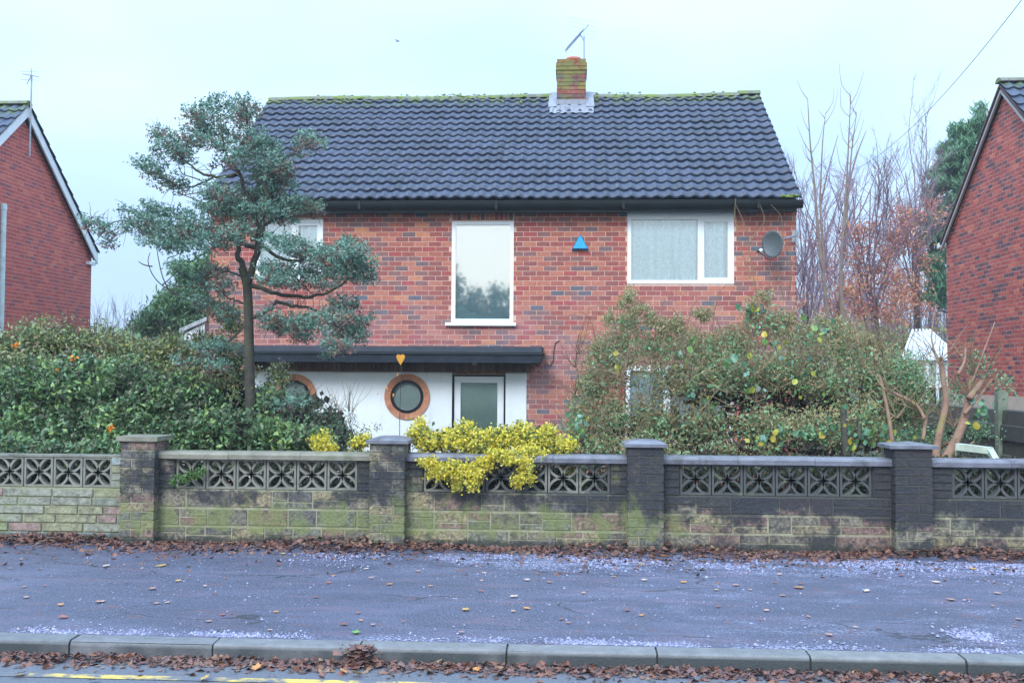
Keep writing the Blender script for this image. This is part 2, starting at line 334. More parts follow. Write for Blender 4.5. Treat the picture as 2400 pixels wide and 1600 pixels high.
# ------------------------------------------------------------------ brickwork
def brick_field(parent, O, U, Nn, ulen, z0, z1, openings, mo, mi, clip=None, key=None, L_=.2286, H_=.0826, jt=.0115, proud=.0045, nmax=300, depth=.05, jitter=.0015):
    O = Vector(O); U = Vector(U); Nn = Vector(Nn)
    cells = []
    nrow = int((z1-z0)/H_ + .5)
    for r in range(nrow):
        za = z0 + r*H_; zb = za + H_ - jt; zc = (za+zb)/2
        iv = [(0, ulen)] if clip is None else [clip(zc)]
        for (a, b, c, d) in openings:
            if zc > c and zc < d:
                ni = []
                for (s, e) in iv:
                    if b <= s or a >= e: ni.append((s, e)); continue
                    if a > s: ni.append((s, a))
                    if b < e: ni.append((b, e))
                iv = ni
        off = (L_/2 if r % 2 else 0) + ((r*7) % 3 - 1)*.006
        for (s, e) in iv:
            k = math.floor((s-off)/L_); u = off + k*L_
            while u < e:
                a = max(u, s); b = min(u+L_, e) - jt
                if b-a > .035: cells.append(((a+b)/2, zc, b-a, zb-za))
                u += L_
    if key: cells.sort(key=lambda c: key(O+U*c[0]+Vector((0,0,c[1]))))
    base = MB().quadbox((0,0,0), Vector((L_-jt,0,0))/2, Vector((0,depth,0))/2, Vector((0,0,H_-jt))/2)
    bm_ = base.mesh('brick'); bm_.materials.append(mo)
    ang = math.atan2(U.y, U.x)
    rest = MB()
    wl = Vector(parent.location)
    if parent.parent: wl += Vector(parent.parent.location)
    for i, (u, zc, wd, ht) in enumerate(cells):
        pr = proud + random.uniform(-jitter, jitter)
        c = O + U*u + Vector((0,0,zc)) + Nn*(pr-depth/2)
        if i < nmax:
            o = link('brick', bm_, parent); o.location = c - wl; o.rotation_euler = (0, random.uniform(-.006,.006), ang); o.scale = (wd/(L_-jt), 1, ht/(H_-jt))
        else:
            rest.quadbox(c, U*wd/2, Nn*depth/2, Vector((0,0,ht/2)))
    if rest.v: rest.build('brickwork', mi, parent, kind='stuff')
def wall_cells(mb, plane, u0, u1, z0, z1, ops, th):
    """mortar wall with real openings; plane(u, d, z) -> point, d into the wall"""
    us = sorted(set([u0, u1] + [q for o in ops for q in (o[0], o[1]) if u0 < q < u1])); zs = sorted(set([z0, z1] + [q for o in ops for q in (o[2], o[3]) if z0 < q < z1]))
    for i in range(len(us)-1):
        for j in range(len(zs)-1):
            cu, cz = (us[i]+us[i+1])/2, (zs[j]+zs[j+1])/2
            if any(o[0] < cu < o[1] and o[2] < cz < o[3] for o in ops): continue
            mb.poly([plane(us[i],0,zs[j]), plane(us[i+1],0,zs[j]), plane(us[i+1],0,zs[j+1]), plane(us[i],0,zs[j+1])])
    for (a, b, c, d) in ops:
        mb.poly([plane(a,0,c), plane(a,0,d), plane(a,th,d), plane(a,th,c)]); mb.poly([plane(b,0,c), plane(b,th,c), plane(b,th,d), plane(b,0,d)])
        mb.poly([plane(a,0,d), plane(b,0,d), plane(b,th,d), plane(a,th,d)]); mb.poly([plane(a,0,c), plane(a,th,c), plane(b,th,c), plane(b,0,c)])
# ------------------------------------------------------------------ the house
HY = 17.0
ZG = -.38
xl, xr = P(492, 620, HY).x, P(1866, 600, HY).x
zt = P(1200, 500, HY).z
def opn(x0, y0, x1, y1):
    a = P(x0, y0, HY); b = P(x1, y1, HY); return [a.x, b.x, b.z, a.z]
W_MID = opn(1060, 519, 1203, 756); W_R = opn(1471, 497, 1720, 665); W_L = opn(603, 515, 756, 656)
W_LR = opn(1467, 858, 1718, 1048); DOOR = opn(1060, 877, 1184, 1100); DOOR[2] = ZG+.02
WHITE = opn(578, 871, 1233, 1100); WHITE[2] = ZG
house = thing('brick_house', 'two-storey red brick house with dark tiled roof and flat black porch canopy', 'house', ((xl+xr)/2, HY, ZG))
ops = [W_MID, W_R, W_L, W_LR, DOOR]
mb = MB(); wall_cells(mb, lambda u, d, z: (u, HY+d, z), xl, xr, ZG, zt+.05, ops, .12)
mb.build('wall', mortar_h, house)
mb = MB(); BY = HY+6.9
mb.poly([(xl,HY,ZG),(xl,BY,ZG),(xl,BY,zt),(xl,HY,zt)]); mb.poly([(xr,HY,ZG),(xr,HY,zt),(xr,BY,zt),(xr,BY,ZG)]); mb.poly([(xl,BY,ZG),(xr,BY,ZG),(xr,BY,zt),(xl,BY,zt)])
mb.build('side_wall', mortar_h, house)
mb = MB(); mb.box(xl+.15, xr-.15, HY+.6, BY-.15, ZG, zt-.1); mb.build('interior', dark, house)
ctr = P(1340, 640, HY)
# soldier course over the middle window
ws = P(1060, 519, HY).x; we = P(1203, 519, HY).x
brick_field(house, (xl, HY, ZG), (1,0,0), (0,-1,0), xr-xl, 0, zt-ZG, [[o[0]-xl, o[1]-xl, o[2]-ZG, o[3]-ZG] for o in ops + [WHITE]] + [[ws-xl-.02, we-xl+.02, W_MID[3]-ZG-.02, 99]], brick_o, brick_i,
            key=lambda p: abs(p.x-ctr.x)*.9 + abs(p.z-ctr.z) if p.z > 2.2 else 99)
n = 13; sb = MB().quadbox((0,0,0), Vector((.033,0,0)), Vector((0,.03,0)), Vector((0,0,(zt-W_MID[3]-.02)/2))).mesh('soldier_brick'); sb.materials.append(brick_o)
for i in range(n):
    o = link('soldier_brick', sb, house); o.location = Vector((ws+(i+.5)*(we-ws)/n, HY+.021, (zt+W_MID[3]+.02)/2)) - house.location
# side bricks as courses on the right flank (barely seen)
brick_field(house, (xr, HY, ZG), (0,1,0), (1,0,0), 6.9, 0, zt-ZG, [], brick_o, brick_i, nmax=0)
brick_field(house, (xl, BY, ZG), (0,-1,0), (-1,0,0), 6.9, 0, zt-ZG, [], brick_o, brick_i, nmax=0)
# roof -------------------------------------------------------------
YE, YR = 16.72, 20.4
ze = P(1170, 468, YE).z; zr = P(1200, 229, YR).z
xe0, xe1 = P(477, 470, YE).x, P(1872, 468, YE).x
xr0, xr1 = P(632, 231, YR).x, P(1781, 223, YR).x
print('roof', xe0, xe1, xr0, xr1, ze, zr, 'wall', xl, xr, zt)
rx0, rx1 = (xe0+xr0)/2, (xe1+xr1)/2
sl_len = math.hypot(YR-YE, zr-ze); sd = Vector((0, (YR-YE)/sl_len, (zr-ze)/sl_len)); sn = Vector((0, -sd.z, sd.y))
mb = MB()
mb.prism([(rx0+.04, YE+.05, ze-.06), (rx0+.04, YR, zr-.06), (rx0+.04, 2*YR-YE, ze-.06)], (rx1-rx0-.08, 0, 0)); mb.build('roof_deck', mat('roof_deck', (.03,.03,.035), .9), house)
mb = MB(); mb.poly([(rx0, YR, zr+.02), (rx1, YR, zr+.02), (rx1, 2*YR-YE, ze), (rx0, 2*YR-YE, ze)]); mb.build('rear_roof', tile_i, house)
NC, NR = 48, 16
tw = (rx1-rx0)/NC; th_ = sl_len/NR
def tile_mesh(w, ln, NS=9):
    V = []; Fq = []
    def prof(t):            # pantile: shallow pan and one raised roll at the right side
        s = (t-.72)/.28
        return .032*math.exp(-(s*1.25)**2) - .006*math.sin(math.pi*min(1,t/.7))
    xs = [(-.02 + 1.10*i/NS) for i in range(NS+1)]
    for (yy, lift) in ((0,.046), (ln,.004)):
        for t in xs: V.append((t*w - w/2, yy, prof(t)+lift))
    for t in xs: V.append((t*w - w/2, 0.004, prof(t)+.012))       # lower lip
    n1 = NS+1
    for i in range(NS):
        Fq.append((i, i+1, n1+i+1, n1+i)); Fq.append((2*n1+i, 2*n1+i+1, i+1, i))
    me = bpy.data.meshes.new('roof_tile'); me.from_pydata(V, [], Fq); me.update()
    return me, V, Fq
tme, TV, TF = tile_mesh(tw, th_*1.14); tme.materials.append(tile_o)
tme.polygons.foreach_set('use_smooth', [(i % 2 == 0) for i in range(len(TF))])
rmat = Matrix(((1,0,0),(0,sd.y,sn.y),(0,sd.z,sn.z)))
cells = [(r, c) for r in range(NR) for c in range(NC)]
chx0, chx1 = P(1300, 250, 19.95).x, P(1377, 250, 19.95).x
vis = lambda rc: (rc[0], abs(rc[1]-NC*.62))
cells.sort(key=lambda rc: (0 if rc[1] > 9 or rc[0] > 9 else 1, rc[0], rc[1]))
RV = []; RF = []
for k, (r, c) in enumerate(cells):
    bow = .012*math.sin(c*.13)+.01*math.sin(c*.37+r)
    pos = Vector((rx0 + (c+.5)*tw, YE, ze)) + sd*(r*th_) + sn*(bow*.6+random.uniform(-.002,.002)) + Vector((random.uniform(-.002,.002),0,0))
    if k < 300:
        o = link('roof_tile', tme, house); o.location = pos - house.location; o.rotation_euler = (math.atan2(sd.z, sd.y)+random.uniform(-.004,.004), 0, random.uniform(-.006,.006))
    else:
        b = len(RV); RV += [tuple(pos + rmat @ Vector(v) - house.location) for v in TV]; RF += [tuple(b+i for i in q) for q in TF]
me = bpy.data.meshes.new('upper_roof_tiles'); me.from_pydata(RV, [], RF); me.update(); me.materials.append(tile_i)
me.polygons.foreach_set('use_smooth', [(i % 2 == 0) for i in range(len(RF))])
o = link('upper_roof_tiles', me, house); o['kind'] = 'stuff'
# ridge tiles
nrt = 24; rl = (rx1-rx0)/nrt
for i in range(nrt):
    mb = MB(); pts = []; a0 = rx0+i*rl
    zz = zr + .015*math.sin(i*.6) + (.03 if i > nrt-2 else 0)
    for s in (0, 1):
        for j in range(7):
            q = math.pi*(j/6); rr = .125 + (.01 if s else 0)
            pts.append((a0+s*(rl+.02), YR - math.cos(q)*rr*1.05, zz - .045 + math.sin(q)*rr*.75))
    mb.v = [Vector(p) for p in pts]
    for j in range(6): mb.f.append((j, 7+j, 8+j, j+1)); mb.m.append(0)
    mb.f.append(tuple(range(7))); mb.m.append(0); mb.f.append(tuple(range(13,6,-1))); mb.m.append(0)
    mb.build('ridge_tile', ridge_m, house)
V = []; T = []
for i in range(380):     # moss cushions
    x = random.uniform(rx0+.9, rx1-.6)
    if 4.5 < 1: pass
    if math.sin(x*2.3)+math.sin(x*5.1+1)+random.uniform(-.8,.8) < -.3: continue
    d = abs(random.gauss(0,.12)); p = Vector((x, YR-.02-d*.9, zr+.075-d*.72)) if random.random() < .75 else Vector((x, YR-.13-random.random()*.25, 0))
    if p.z == 0: p.z = zr + .03 - (YR-p.y)*(zr-ze)/(YR-YE) + .02
    s = random.uniform(.012,.032); b = len(V)
    for (dx, dy, dz) in ((s,0,0),(0,s,0),(-s,0,0),(0,-s,0),(0,0,s*.9)): V.append(tuple(p+Vector((dx*1.3,dy,dz))))
    T += [(b,b+1,b+4),(b+1,b+2,b+4),(b+2,b+3,b+4),(b+3,b,b+4)]
x_, x2_ = P(1828,0,YE).x, P(1868,0,YE).x
for i in range(160):
    p = Vector((random.uniform(x_, x2_), YE+random.uniform(-.05,.1), ze+random.uniform(.01,.05))); s = random.uniform(.015,.03); b = len(V)
    for (dx, dy, dz) in ((s,0,0),(0,s,0),(-s,0,0),(0,-s,0),(0,0,s)): V.append(tuple(p+Vector((dx*1.3,dy,dz))))
    T += [(b,b+1,b+4),(b+1,b+2,b+4),(b+2,b+3,b+4),(b+3,b,b+4)]
fin('moss', npmesh('moss', V, T), moss_m, house, kind='stuff')
# gutter, fascia
gz1 = P(1170, 471, YE-.06).z; gz0 = P(1170, 489, YE-.06).z; gr = (gz1-gz0)/2
mb = MB(); 
for (a, b) in ((rx0-.02, rx0+4.9), (rx0+4.9, rx1+.03)):
    pts = []
    for j in range(9):
        q = math.pi*j/8; pts.append((a, YE-.03 - math.cos(q)*.065, gz1-.005 - math.sin(q)*(gz1-gz0)))
    mb.prism(pts, (b-a, 0, 0))
mb.build('gutter', black, house, smooth=False)
for gx in (.06,.27,.50,.71,.93):
    mb = MB(); xx = rx0+(rx1-rx0)*gx; mb.box(xx-.02, xx+.02, YE-.115, YE+.03, gz0-.012, gz1+.004); mb.build('gutter_bracket', black, house)
fz0 = P(1170, 498, YE+.05).z
mb = MB(); mb.box(rx0+.05, rx1-.05, YE+.04, YE+.07, fz0, gz1+.03); mb.build('fascia', fascia_m, house)
mb = MB(); mb.box(rx0+.06, rx1-.06, YE+.07, HY+.002, fz0+.02, fz0+.04); mb.build('soffit', fascia_m, house)
mb = MB()
for xx in (rx0+.06, rx1-.08):
    mb.prism([(xx, YE+.06, ze-.10), (xx, YR, zr-.12), (xx, 2*YR-YE, ze-.10), (xx, 2*YR-YE, ze-.22), (xx, YR, zr-.26), (xx, YE+.06, ze-.22)], (.02,0,0))
mb.build('bargeboard', fascia_m, house)
for (xx, dx) in ((xl, 1), (xr, -1)):
    mb = MB(); mb.prism([(xx, HY, zt-.1), (xx, YR, zr-.12), (xx, BY, zt-.1)], (dx*.1, 0, 0)); mb.build('gable', mortar_h, house)
# chimney -----------------------------------------------------------
ch = thing('chimney', None, None, (0, YR, zr)); ch.parent = house
CY0 = 19.93
c0, c1 = P(1305, 250, CY0).x, P(1373, 250, CY0).x; cz0 = P(1338, 256, CY0).z; cz1 = P(1338, 137, CY0).z
ch.location = Vector(((c0+c1)/2, CY0, cz0)) - house.location
WCH = Vector(((c0+c1)/2, CY0, cz0))
def fin_sub(mb, name, mats, par, parw, **k):
    me = mb.mesh(name); me.transform(Matrix.Translation(-parw))
    for m in (mats if isinstance(mats, (list, tuple)) else [mats]): me.materials.append(m)
    o = link(name, me, par)
    if k.get('kind'): o['kind'] = k['kind']
    return o
def _lich(n, l, g):
    x, y, zz = nxyz(n, l, g)[:3]
    up = nramp(n, l, zz, cz0+.05, cz1-.1)
    return nmath(n, l, 'MULTIPLY', nramp(n, l, nmath(n, l, 'ADD', nnoise(n, l, g, 4, 4), nmath(n, l, 'MULTIPLY', up, .22)), .56, .72), .8)
chb = mat('chimney_brick', pal=[(3,(.24,.07,.055)),(2,(.28,.09,.07)),(2,(.15,.075,.075)),(1.4,(.10,.09,.11)),(1,(.26,.14,.08))], rnd='object', rough=.9, nscale=16, namt=.35, bump=.6, stains=[((.20,.20,.05), _lich)])
chm = mat('chimney_mortar', (.20,.19,.13), .95, nscale=9, namt=.4, stains=[((.20,.20,.05), _lich)])
cd_ = .75
mb = MB(); mb.box(c0+.012, c1-.012, CY0+.012, CY0+cd_-.012, cz0-.5, cz1-.02); fin_sub(mb, 'core', chm, ch, WCH)
nco = int((cz1-cz0)/.0826)+1; ch_h = (cz1-cz0)/nco; wch = c1-c0
for r in range(nco):
    z0_ = cz0 + r*ch_h; z1_ = z0_+ch_h-.012; e = .022 if r >= nco-3 and r < nco-1 else 0.0
    cuts = [0, .11, .34, .57, wch] if r % 2 else [0, .225, .45, wch]
    cuts = [c for c in cuts if c < wch-.04] + [wch]
    for i in range(len(cuts)-1):
        mb = MB(); j_ = random.uniform(-.004,.004); mb.box(c0+cuts[i]-(e if i == 0 else 0)+.0, c0+cuts[i+1]-.011+(e+.011 if i == len(cuts)-2 else 0), CY0-e+j_, CY0+.10, z0_, z1_); fin_sub(mb, 'brick', chb, ch, WCH)
    for xx in (c0-e, c1-.10+e):
        for (ya, yb) in ((.112,.33),(.342,.56),(.572,cd_)) if r % 2 else ((.112,.22),(.232,.45),(.462,cd_)):
            mb = MB(); mb.box(xx, xx+.10, CY0+ya, CY0+yb, z0_, z1_); fin_sub(mb, 'brick', chb, ch, WCH)
px_ = P(1344, 137, CY0+.3).x; pz = cz1-.02; pot_m = mat('terracotta', (.55,.17,.12), .8, nscale=8, namt=.2)
mb = MB(); n_ = 20; V = []
rings = [(.145, 0), (.13, .04), (.13, .07), (.15, .085), (.15, .125), (.125, .125), (.115, 0)]
for (rr, h) in rings:
    for j in range(n_): V.append((px_+rr*math.cos(2*math.pi*j/n_)-WCH.x, CY0+.3+rr*math.sin(2*math.pi*j/n_)-WCH.y, pz+h*.85-WCH.z))
me = bpy.data.meshes.new('chimney_pot'); me.from_pydata(V, [], [(i*n_+j, i*n_+(j+1)%n_, (i+1)*n_+(j+1)%n_, (i+1)*n_+j) for i in range(len(rings)-1) for j in range(n_)]); me.materials.append(pot_m); me.update(); link('chimney_pot', me, ch)
# lead apron and side flashing
def roofz(y): return ze + (zr-ze)*(y-YE)/(YR-YE)
mb = MB(); xa, xb = P(1288, 262, 19.8).x, P(1391, 262, 19.8).x
ya, yb = 19.62, CY0-.004; V = []; nx = 20
for (yy, ad) in ((ya, .055), (yb, .07), (yb, .17)):
    for i in range(nx+1):
        t = i/nx; V.append(Vector((xa+(xb-xa)*t, yy - (.02*math.sin(i*2.1) if ad == .055 else 0), roofz(yy)+ad+(.012*math.sin(i*1.9) if ad < .06 else 0))))
mb.v = V; 
for r in range(2):
    for i in range(nx):
        if r == 1 and (V[i].x < c0-.02 or V[i+1].x > c1+.02): continue
        mb.f.append((r*(nx+1)+i, r*(nx+1)+i+1, (r+1)*(nx+1)+i+1, (r+1)*(nx+1)+i)); mb.m.append(0)
for (s, xx) in ((-1, c0), (1, c1)):
    mb.prism([(xx+s*.004, CY0-.02, roofz(CY0)+.05), (xx+s*.004, CY0+.5, roofz(CY0)+.5), (xx+s*.004, CY0+.5, roofz(CY0)+.28), (xx+s*.004, CY0-.02, roofz(CY0)-.02)], (s*.006,0,0))
    mb.poly([(xx, yb-.1, roofz(yb-.1)+.085), (xx+s*.17, yb-.1, roofz(yb-.1)+.075), (xx+s*.15, YR-.03, zr+.09), (xx, YR-.03, zr+.10)])
fin_sub(mb, 'flashing', lead, ch, WCH)
# windows ------------------------------------------------------------
def window(O, name='window', mull=None, pane_m=glass_clear, sill=False, curtain=net, head=0, fr=.055, casement=False, folds=True, lab=None):
    a, b, c, d = O; fy = HY-.012
    wd = thing(name, lab, None, (0,0,0)); wd.parent = house; WC = Vector(((a+b)/2, HY, c)); wd.location = WC - house.location
    mb = MB(); y0, y1 = fy, HY+.06
    mb.box(a, b, y0, y1, c, c+fr); mb.box(a, b, y0, y1, d-fr-head, d)
    mb.box(a, a+fr, y0, y1, c+fr, d-fr-head); mb.box(b-fr, b, y0, y1, c+fr, d-fr-head)
    secs = [(a+fr, b-fr)]
    if mull:
        mb.box(mull-.035, mull+.035, y0, y1, c+fr, d-fr-head); secs = [(a+fr, mull-.035), (mull+.035, b-fr)]
    fin_sub(mb, 'frame', white, wd, WC)
    for i, (s, e) in enumerate(secs):
        if mull and i == 1:
            q = MB(); f2 = .04
            q.box(s, e, fy+.012, HY+.05, c+fr, c+fr+f2); q.box(s, e, fy+.012, HY+.05, d-fr-head-f2, d-fr-head); q.box(s, s+f2, fy+.012, HY+.05, c+fr+f2, d-fr-head-f2); q.box(e-f2, e, fy+.012, HY+.05, c+fr+f2, d-fr-head-f2)
            fin_sub(q, 'casement', white, wd, WC)
        q = MB(); q.box(s, e, HY+.025, HY+.029, c+fr, d-fr-head); fin_sub(q, 'pane', pane_m, wd, WC)
        if curtain:
            nn = int((e-s)/.02); V = []
            for zz in (c+fr, d-fr-head):
                for k in range(nn+1):
                    t = k/nn; V.append((s+(e-s)*t-WC.x, (.062 if folds else .036) + (.014*math.sin(t*(e-s)*46+i)+.010*math.sin(t*(e-s)*17) if folds else 0), zz-WC.z))
            me = bpy.data.meshes.new('curtain'); me.from_pydata(V, [], [(k, k+1, nn+2+k, nn+1+k) for k in range(nn)]); me.materials.append(curtain); me.update(); link('curtain' if folds else 'veil_blind', me, wd)
    if sill:
        q = MB(); q.box(a-.10, b+.05, HY-.075, HY+.02, c-.055, c-.002); fin_sub(q, 'sill', white, wd, WC)
    return wd
window(W_MID, pane_m=glass_mirror, curtain=veil_blind, folds=False, sill=True, fr=.062)
window(W_R, mull=P(1640,580,HY).x, head=.07, fr=.06)
window(W_L, mull=P(689,580,HY).x, fr=.06)
window(W_LR, mull=P(1560,950,HY).x, fr=.07)
# rendered porch wall, round windows, door
wx0, wx1 = WHITE[0], WHITE[1]; wzt = P(900, 871, HY).z
RW = [(P(955,929,HY), .385, .275), (P(691,929,HY), .385, .275)]
WT = .03
def render_wall():
    mb = MB(); fy = HY-WT
    xs = [wx0, DOOR[0], DOOR[1], wx1]
    # plate with round holes: radial strips from each hole to its cell
    mids = [wx0, (RW[0][0].x+RW[1][0].x)/2, DOOR[0]]
    for (cc, ro, ri), (a, b) in zip((RW[1], RW[0]), ((mids[0], mids[1]), (mids[1], mids[2]))):
        nn = 64; V = []
        for j in range(nn):
            q = 2*math.pi*j/nn; cx, cz = math.cos(q), math.sin(q)
            tx = ((b-cc.x) if cx > 0 else (a-cc.x))/cx if abs(cx) > 1e-6 else 1e9
            tz = ((wzt-cc.z) if cz > 0 else (ZG-cc.z))/cz if abs(cz) > 1e-6 else 1e9
            t = min(tx, tz); V.append((cc.x+cx*(ro-.005), fy, cc.z+cz*(ro-.005))); V.append((cc.x+cx*t, fy, cc.z+cz*t))
        base = len(mb.v); mb.v += [Vector(v) for v in V]
        for j in range(nn):
            k = (j+1) % nn; mb.f.append((base+2*j, base+2*j+1, base+2*k+1, base+2*k)); mb.m.append(0)
        for (sx, sz) in ((a,ZG),(b,ZG),(b,wzt),(a,wzt)):   # corner gaps
            js = min(range(nn), key=lambda j: (V[2*j+1][0]-sx)**2+(V[2*j+1][2]-sz)**2)
            for k in (js-1, js, js+1):
                p, q = V[2*(k % nn)+1], V[2*((k+1) % nn)+1]
                if abs(p[0]-q[0]) > 1e-4 and abs(p[2]-q[2]) > 1e-4: mb.poly([p, (sx, fy, sz), q])
    mb.box(DOOR[1], wx1, fy, HY-.001, ZG, wzt)
    mb.poly([(DOOR[0], fy, ZG), (DOOR[0], HY, ZG), (DOOR[0], HY, wzt), (DOOR[0], fy, wzt)]); mb.poly([(wx0, fy, ZG), (wx0, HY, ZG), (wx0, HY, wzt), (wx0, fy, wzt)])
    mb.build('rendered_wall', render_mat, house)
render_wall()
surr_m = mat('surround_brick', pal=[(1,(.50,.22,.12)),(1,(.56,.26,.15)),(1,(.44,.17,.11))], rnd='object', const=False, rough=.85, nscale=14, namt=.3, bump=.4)
for (cc, ro, ri) in RW:
    wd = thing('round_window', None, None); wd.parent = house; WC = Vector((cc.x, HY, cc.z)); wd.location = WC - house.location
    nb = 30
    for j in range(nb):
        q0 = 2*math.pi*(j+.05)/nb; q1 = 2*math.pi*(j+.95)/nb; mb = MB(); dj = random.uniform(0,.004)
        pts = [(cc.x+rr*math.cos(q), HY-WT-.022-dj, cc.z+rr*math.sin(q)) for rr, q in ((ri+.006,q0),(ro,q0),(ro,(q0+q1)/2),(ro,q1),(ri+.006,q1),(ri+.006,(q0+q1)/2))]
        mb.prism(pts, (0,.06,0)); fin_sub(mb, 'surround_brick', surr_m, wd, WC)
    def ringm(r0, r1, ya, yb, name, m, nn=48):
        V = []
        for (rr, yy) in ((r0,ya),(r1,ya),(r1,yb),(r0,yb)):
            for j in range(nn): V.append((rr*math.cos(2*math.pi*j/nn), yy, rr*math.sin(2*math.pi*j/nn)))
        me = bpy.data.meshes.new(name); me.from_pydata(V, [], [(i*nn+j, i*nn+(j+1)%nn, ((i+1)%4)*nn+(j+1)%nn, ((i+1)%4)*nn+j) for i in range(4) for j in range(nn)]); me.materials.append(m); me.update()
        me.polygons.foreach_set('use_smooth', [False]*len(me.polygons)); link(name, me, wd)
    ringm(ri-.012, ro-.004, -WT-.016, .01, 'mortar_ring', mortar)
    ringm(ri-.045, ri+.004, -WT-.03, .02, 'frame', black)
    ringm(ri-.055, ri-.046, -WT-.012, .02, 'bead', steel)
    V = [(0,-.012,0)] + [((ri-.04)*math.cos(2*math.pi*j/48), -.012, (ri-.04)*math.sin(2*math.pi*j/48)) for j in range(48)]
    me = bpy.data.meshes.new('pane'); me.from_pydata(V, [], [(0, 1+j, 1+(j+1)%48) for j in range(48)]); me.materials.append(glass_dark); me.update(); link('pane', me, wd)
    V = [(v[0], -.002, v[2]) for v in V]
    me = bpy.data.meshes.new('glass_lining'); me.from_pydata(V, [], [(0, 1+j, 1+(j+1)%48) for j in range(48)]); me.materials.append(obsc); me.update(); link('glass_lining', me, wd)
d0, d1, dz0, dz1 = DOOR
dr = thing('door', None, None); dr.parent = house; WC = Vector(((d0+d1)/2, HY, dz0)); dr.location = WC - house.location
mb = MB(); mb.box(d0, d0+.035, HY-.02, HY+.1, dz0, dz1); mb.box(d1-.03, d1, HY-.02, HY+.1, dz0, dz1); mb.box(d0+.035, d1-.03, HY-.02, HY+.1, dz1-.03, dz1); fin_sub(mb, 'frame', black, dr, WC)
a, b, c, d = d0+.038, d1-.033, dz0+.02, dz1-.033; s = .105
mb = MB(); mb.box(a, a+s, HY+.0, HY+.05, c, d); mb.box(b-s, b, HY+.0, HY+.05, c, d); mb.box(a+s, b-s, HY, HY+.05, d-s, d); mb.box(a+s, b-s, HY, HY+.05, c, c+.25); fin_sub(mb, 'leaf', white, dr, WC)
mb = MB(); mb.box(a+s, b-s, HY+.022, HY+.026, c+.25, d-s); fin_sub(mb, 'glass', glass_dark, dr, WC)
mb = MB(); mb.box(a+s, b-s, HY+.034, HY+.036, c+.25, d-s); fin_sub(mb, 'glass_lining', obsc, dr, WC)
mb = MB(); mb.box(b-.06, b-.03, HY-.05, HY-.035, c+.95, c+1.08); mb.box(b-.055, b-.035, HY-.04, HY, c+1.0, c+1.03); fin_sub(mb, 'handle', steel, dr, WC)
# canopy: layered felt roof with stepped fascia and boarded band beneath
cyf = HY-.62
ca, cb = P(548, 830, cyf).x, P(1277, 830, cyf).x; ct = P(1000, 811, cyf).z; cb0 = P(1000, 849, cyf).z; h = ct-cb0
cn = thing('canopy', None, None); cn.parent = house; WC = Vector(((ca+cb)/2, HY, cb0)); cn.location = WC - house.location
def slab(name, f0, f1, ins, m):
    mb = MB(); z0_, z1_ = cb0+h*f0, cb0+h*f1; e0, e1 = ins
    V = [(ca, cyf+e0, z0_), (cb-.06-e0*.6, cyf+e0, z0_), (cb-.02-e1*.6, cyf+e1, z1_), (ca, cyf+e1, z1_)]
    b_ = len(mb.v); mb.v += [Vector(v) for v in V] + [Vector((v[0]+(.0), HY-.002, v[2])) for v in V]
    for q in ((0,1,2,3),(7,6,5,4),(0,4,5,1),(1,5,6,2),(2,6,7,3),(3,7,4,0)): mb.f.append(q); mb.m.append(0)
    fin_sub(mb, name, m, cn, WC)
slab('lower_fascia', 0, .42, (.03,.02), felt); slab('upper_fascia', .44, .62, (.015,.012), felt); slab('felt_roof', .64, 1.0, (.0,.03), felt)
slab('felt_edge', .54, .585, (-.012,-.012), fascia_m)
mb = MB()
for i in range(60):
    x = random.uniform(ca+.5, cb-.1); s = random.uniform(.01,.02); p = Vector((x, cyf+.05+random.random()*.1, ct)); b_ = len(mb.v)
mbz = P(900, 871, HY-.1).z; nb = 64; by = HY-.10
board_m = mat('brown_boarding', pal=[(1,(.10,.055,.035)),(1,(.16,.085,.05)),(1,(.07,.04,.03)),(1,(.20,.11,.06))], rnd='object', const=False, rough=.75, nscale=6, namt=.3)
w1 = cb-.25
for i in range(nb):
    a = ca+.1+(w1-ca-.1)*i/nb; b = ca+.1+(w1-ca-.1)*(i+1)/nb
    mb = MB(); mb.box(a+.004, b-.004, by-random.uniform(0,.006), by+.02, mbz, cb0+.001-.004); fin_sub(mb, 'board', board_m, cn, WC)
mb = MB(); mb.box(ca+.1, w1, by+.021, HY-.001, mbz+.01, cb0-.003); fin_sub(mb, 'backing', dark, cn, WC)
# things fixed to the house -------------------------------------------
p = P(1360, 568, HY-.09); al = thing('alarm_box', 'bright blue triangular burglar alarm box on the brick wall', 'alarm box', tuple(p))
hw, hh = .136, .115
blue = mat('blue_plastic', (.02,.35,.72), .35, nscale=5, namt=.08); blue2 = mat('dark_blue_plastic', (.02,.06,.16), .4)
def tri(k, y): return [(p.x-hw*k, y, p.z-hh*k), (p.x+hw*k, y, p.z-hh*k), (p.x+hw*k*.1, y, p.z+hh*k*1.05), (p.x-hw*k*.1, y, p.z+hh*k*1.05)]
mb = MB(); mb.prism(tri(1.06, HY-.05), (0,.05,0)); mb.build('back_box', blue2, al)
mb = MB(); f_, b_ = tri(.86, HY-.09), tri(1.0, HY-.05); mb.v = [Vector(v) for v in f_+b_]
for q in [(0,1,2,3)] + [(i, 4+i, 4+(i+1)%4, (i+1)%4) for i in range(4)]: mb.f.append(q); mb.m.append(0)
mb.build('cover', blue, al)
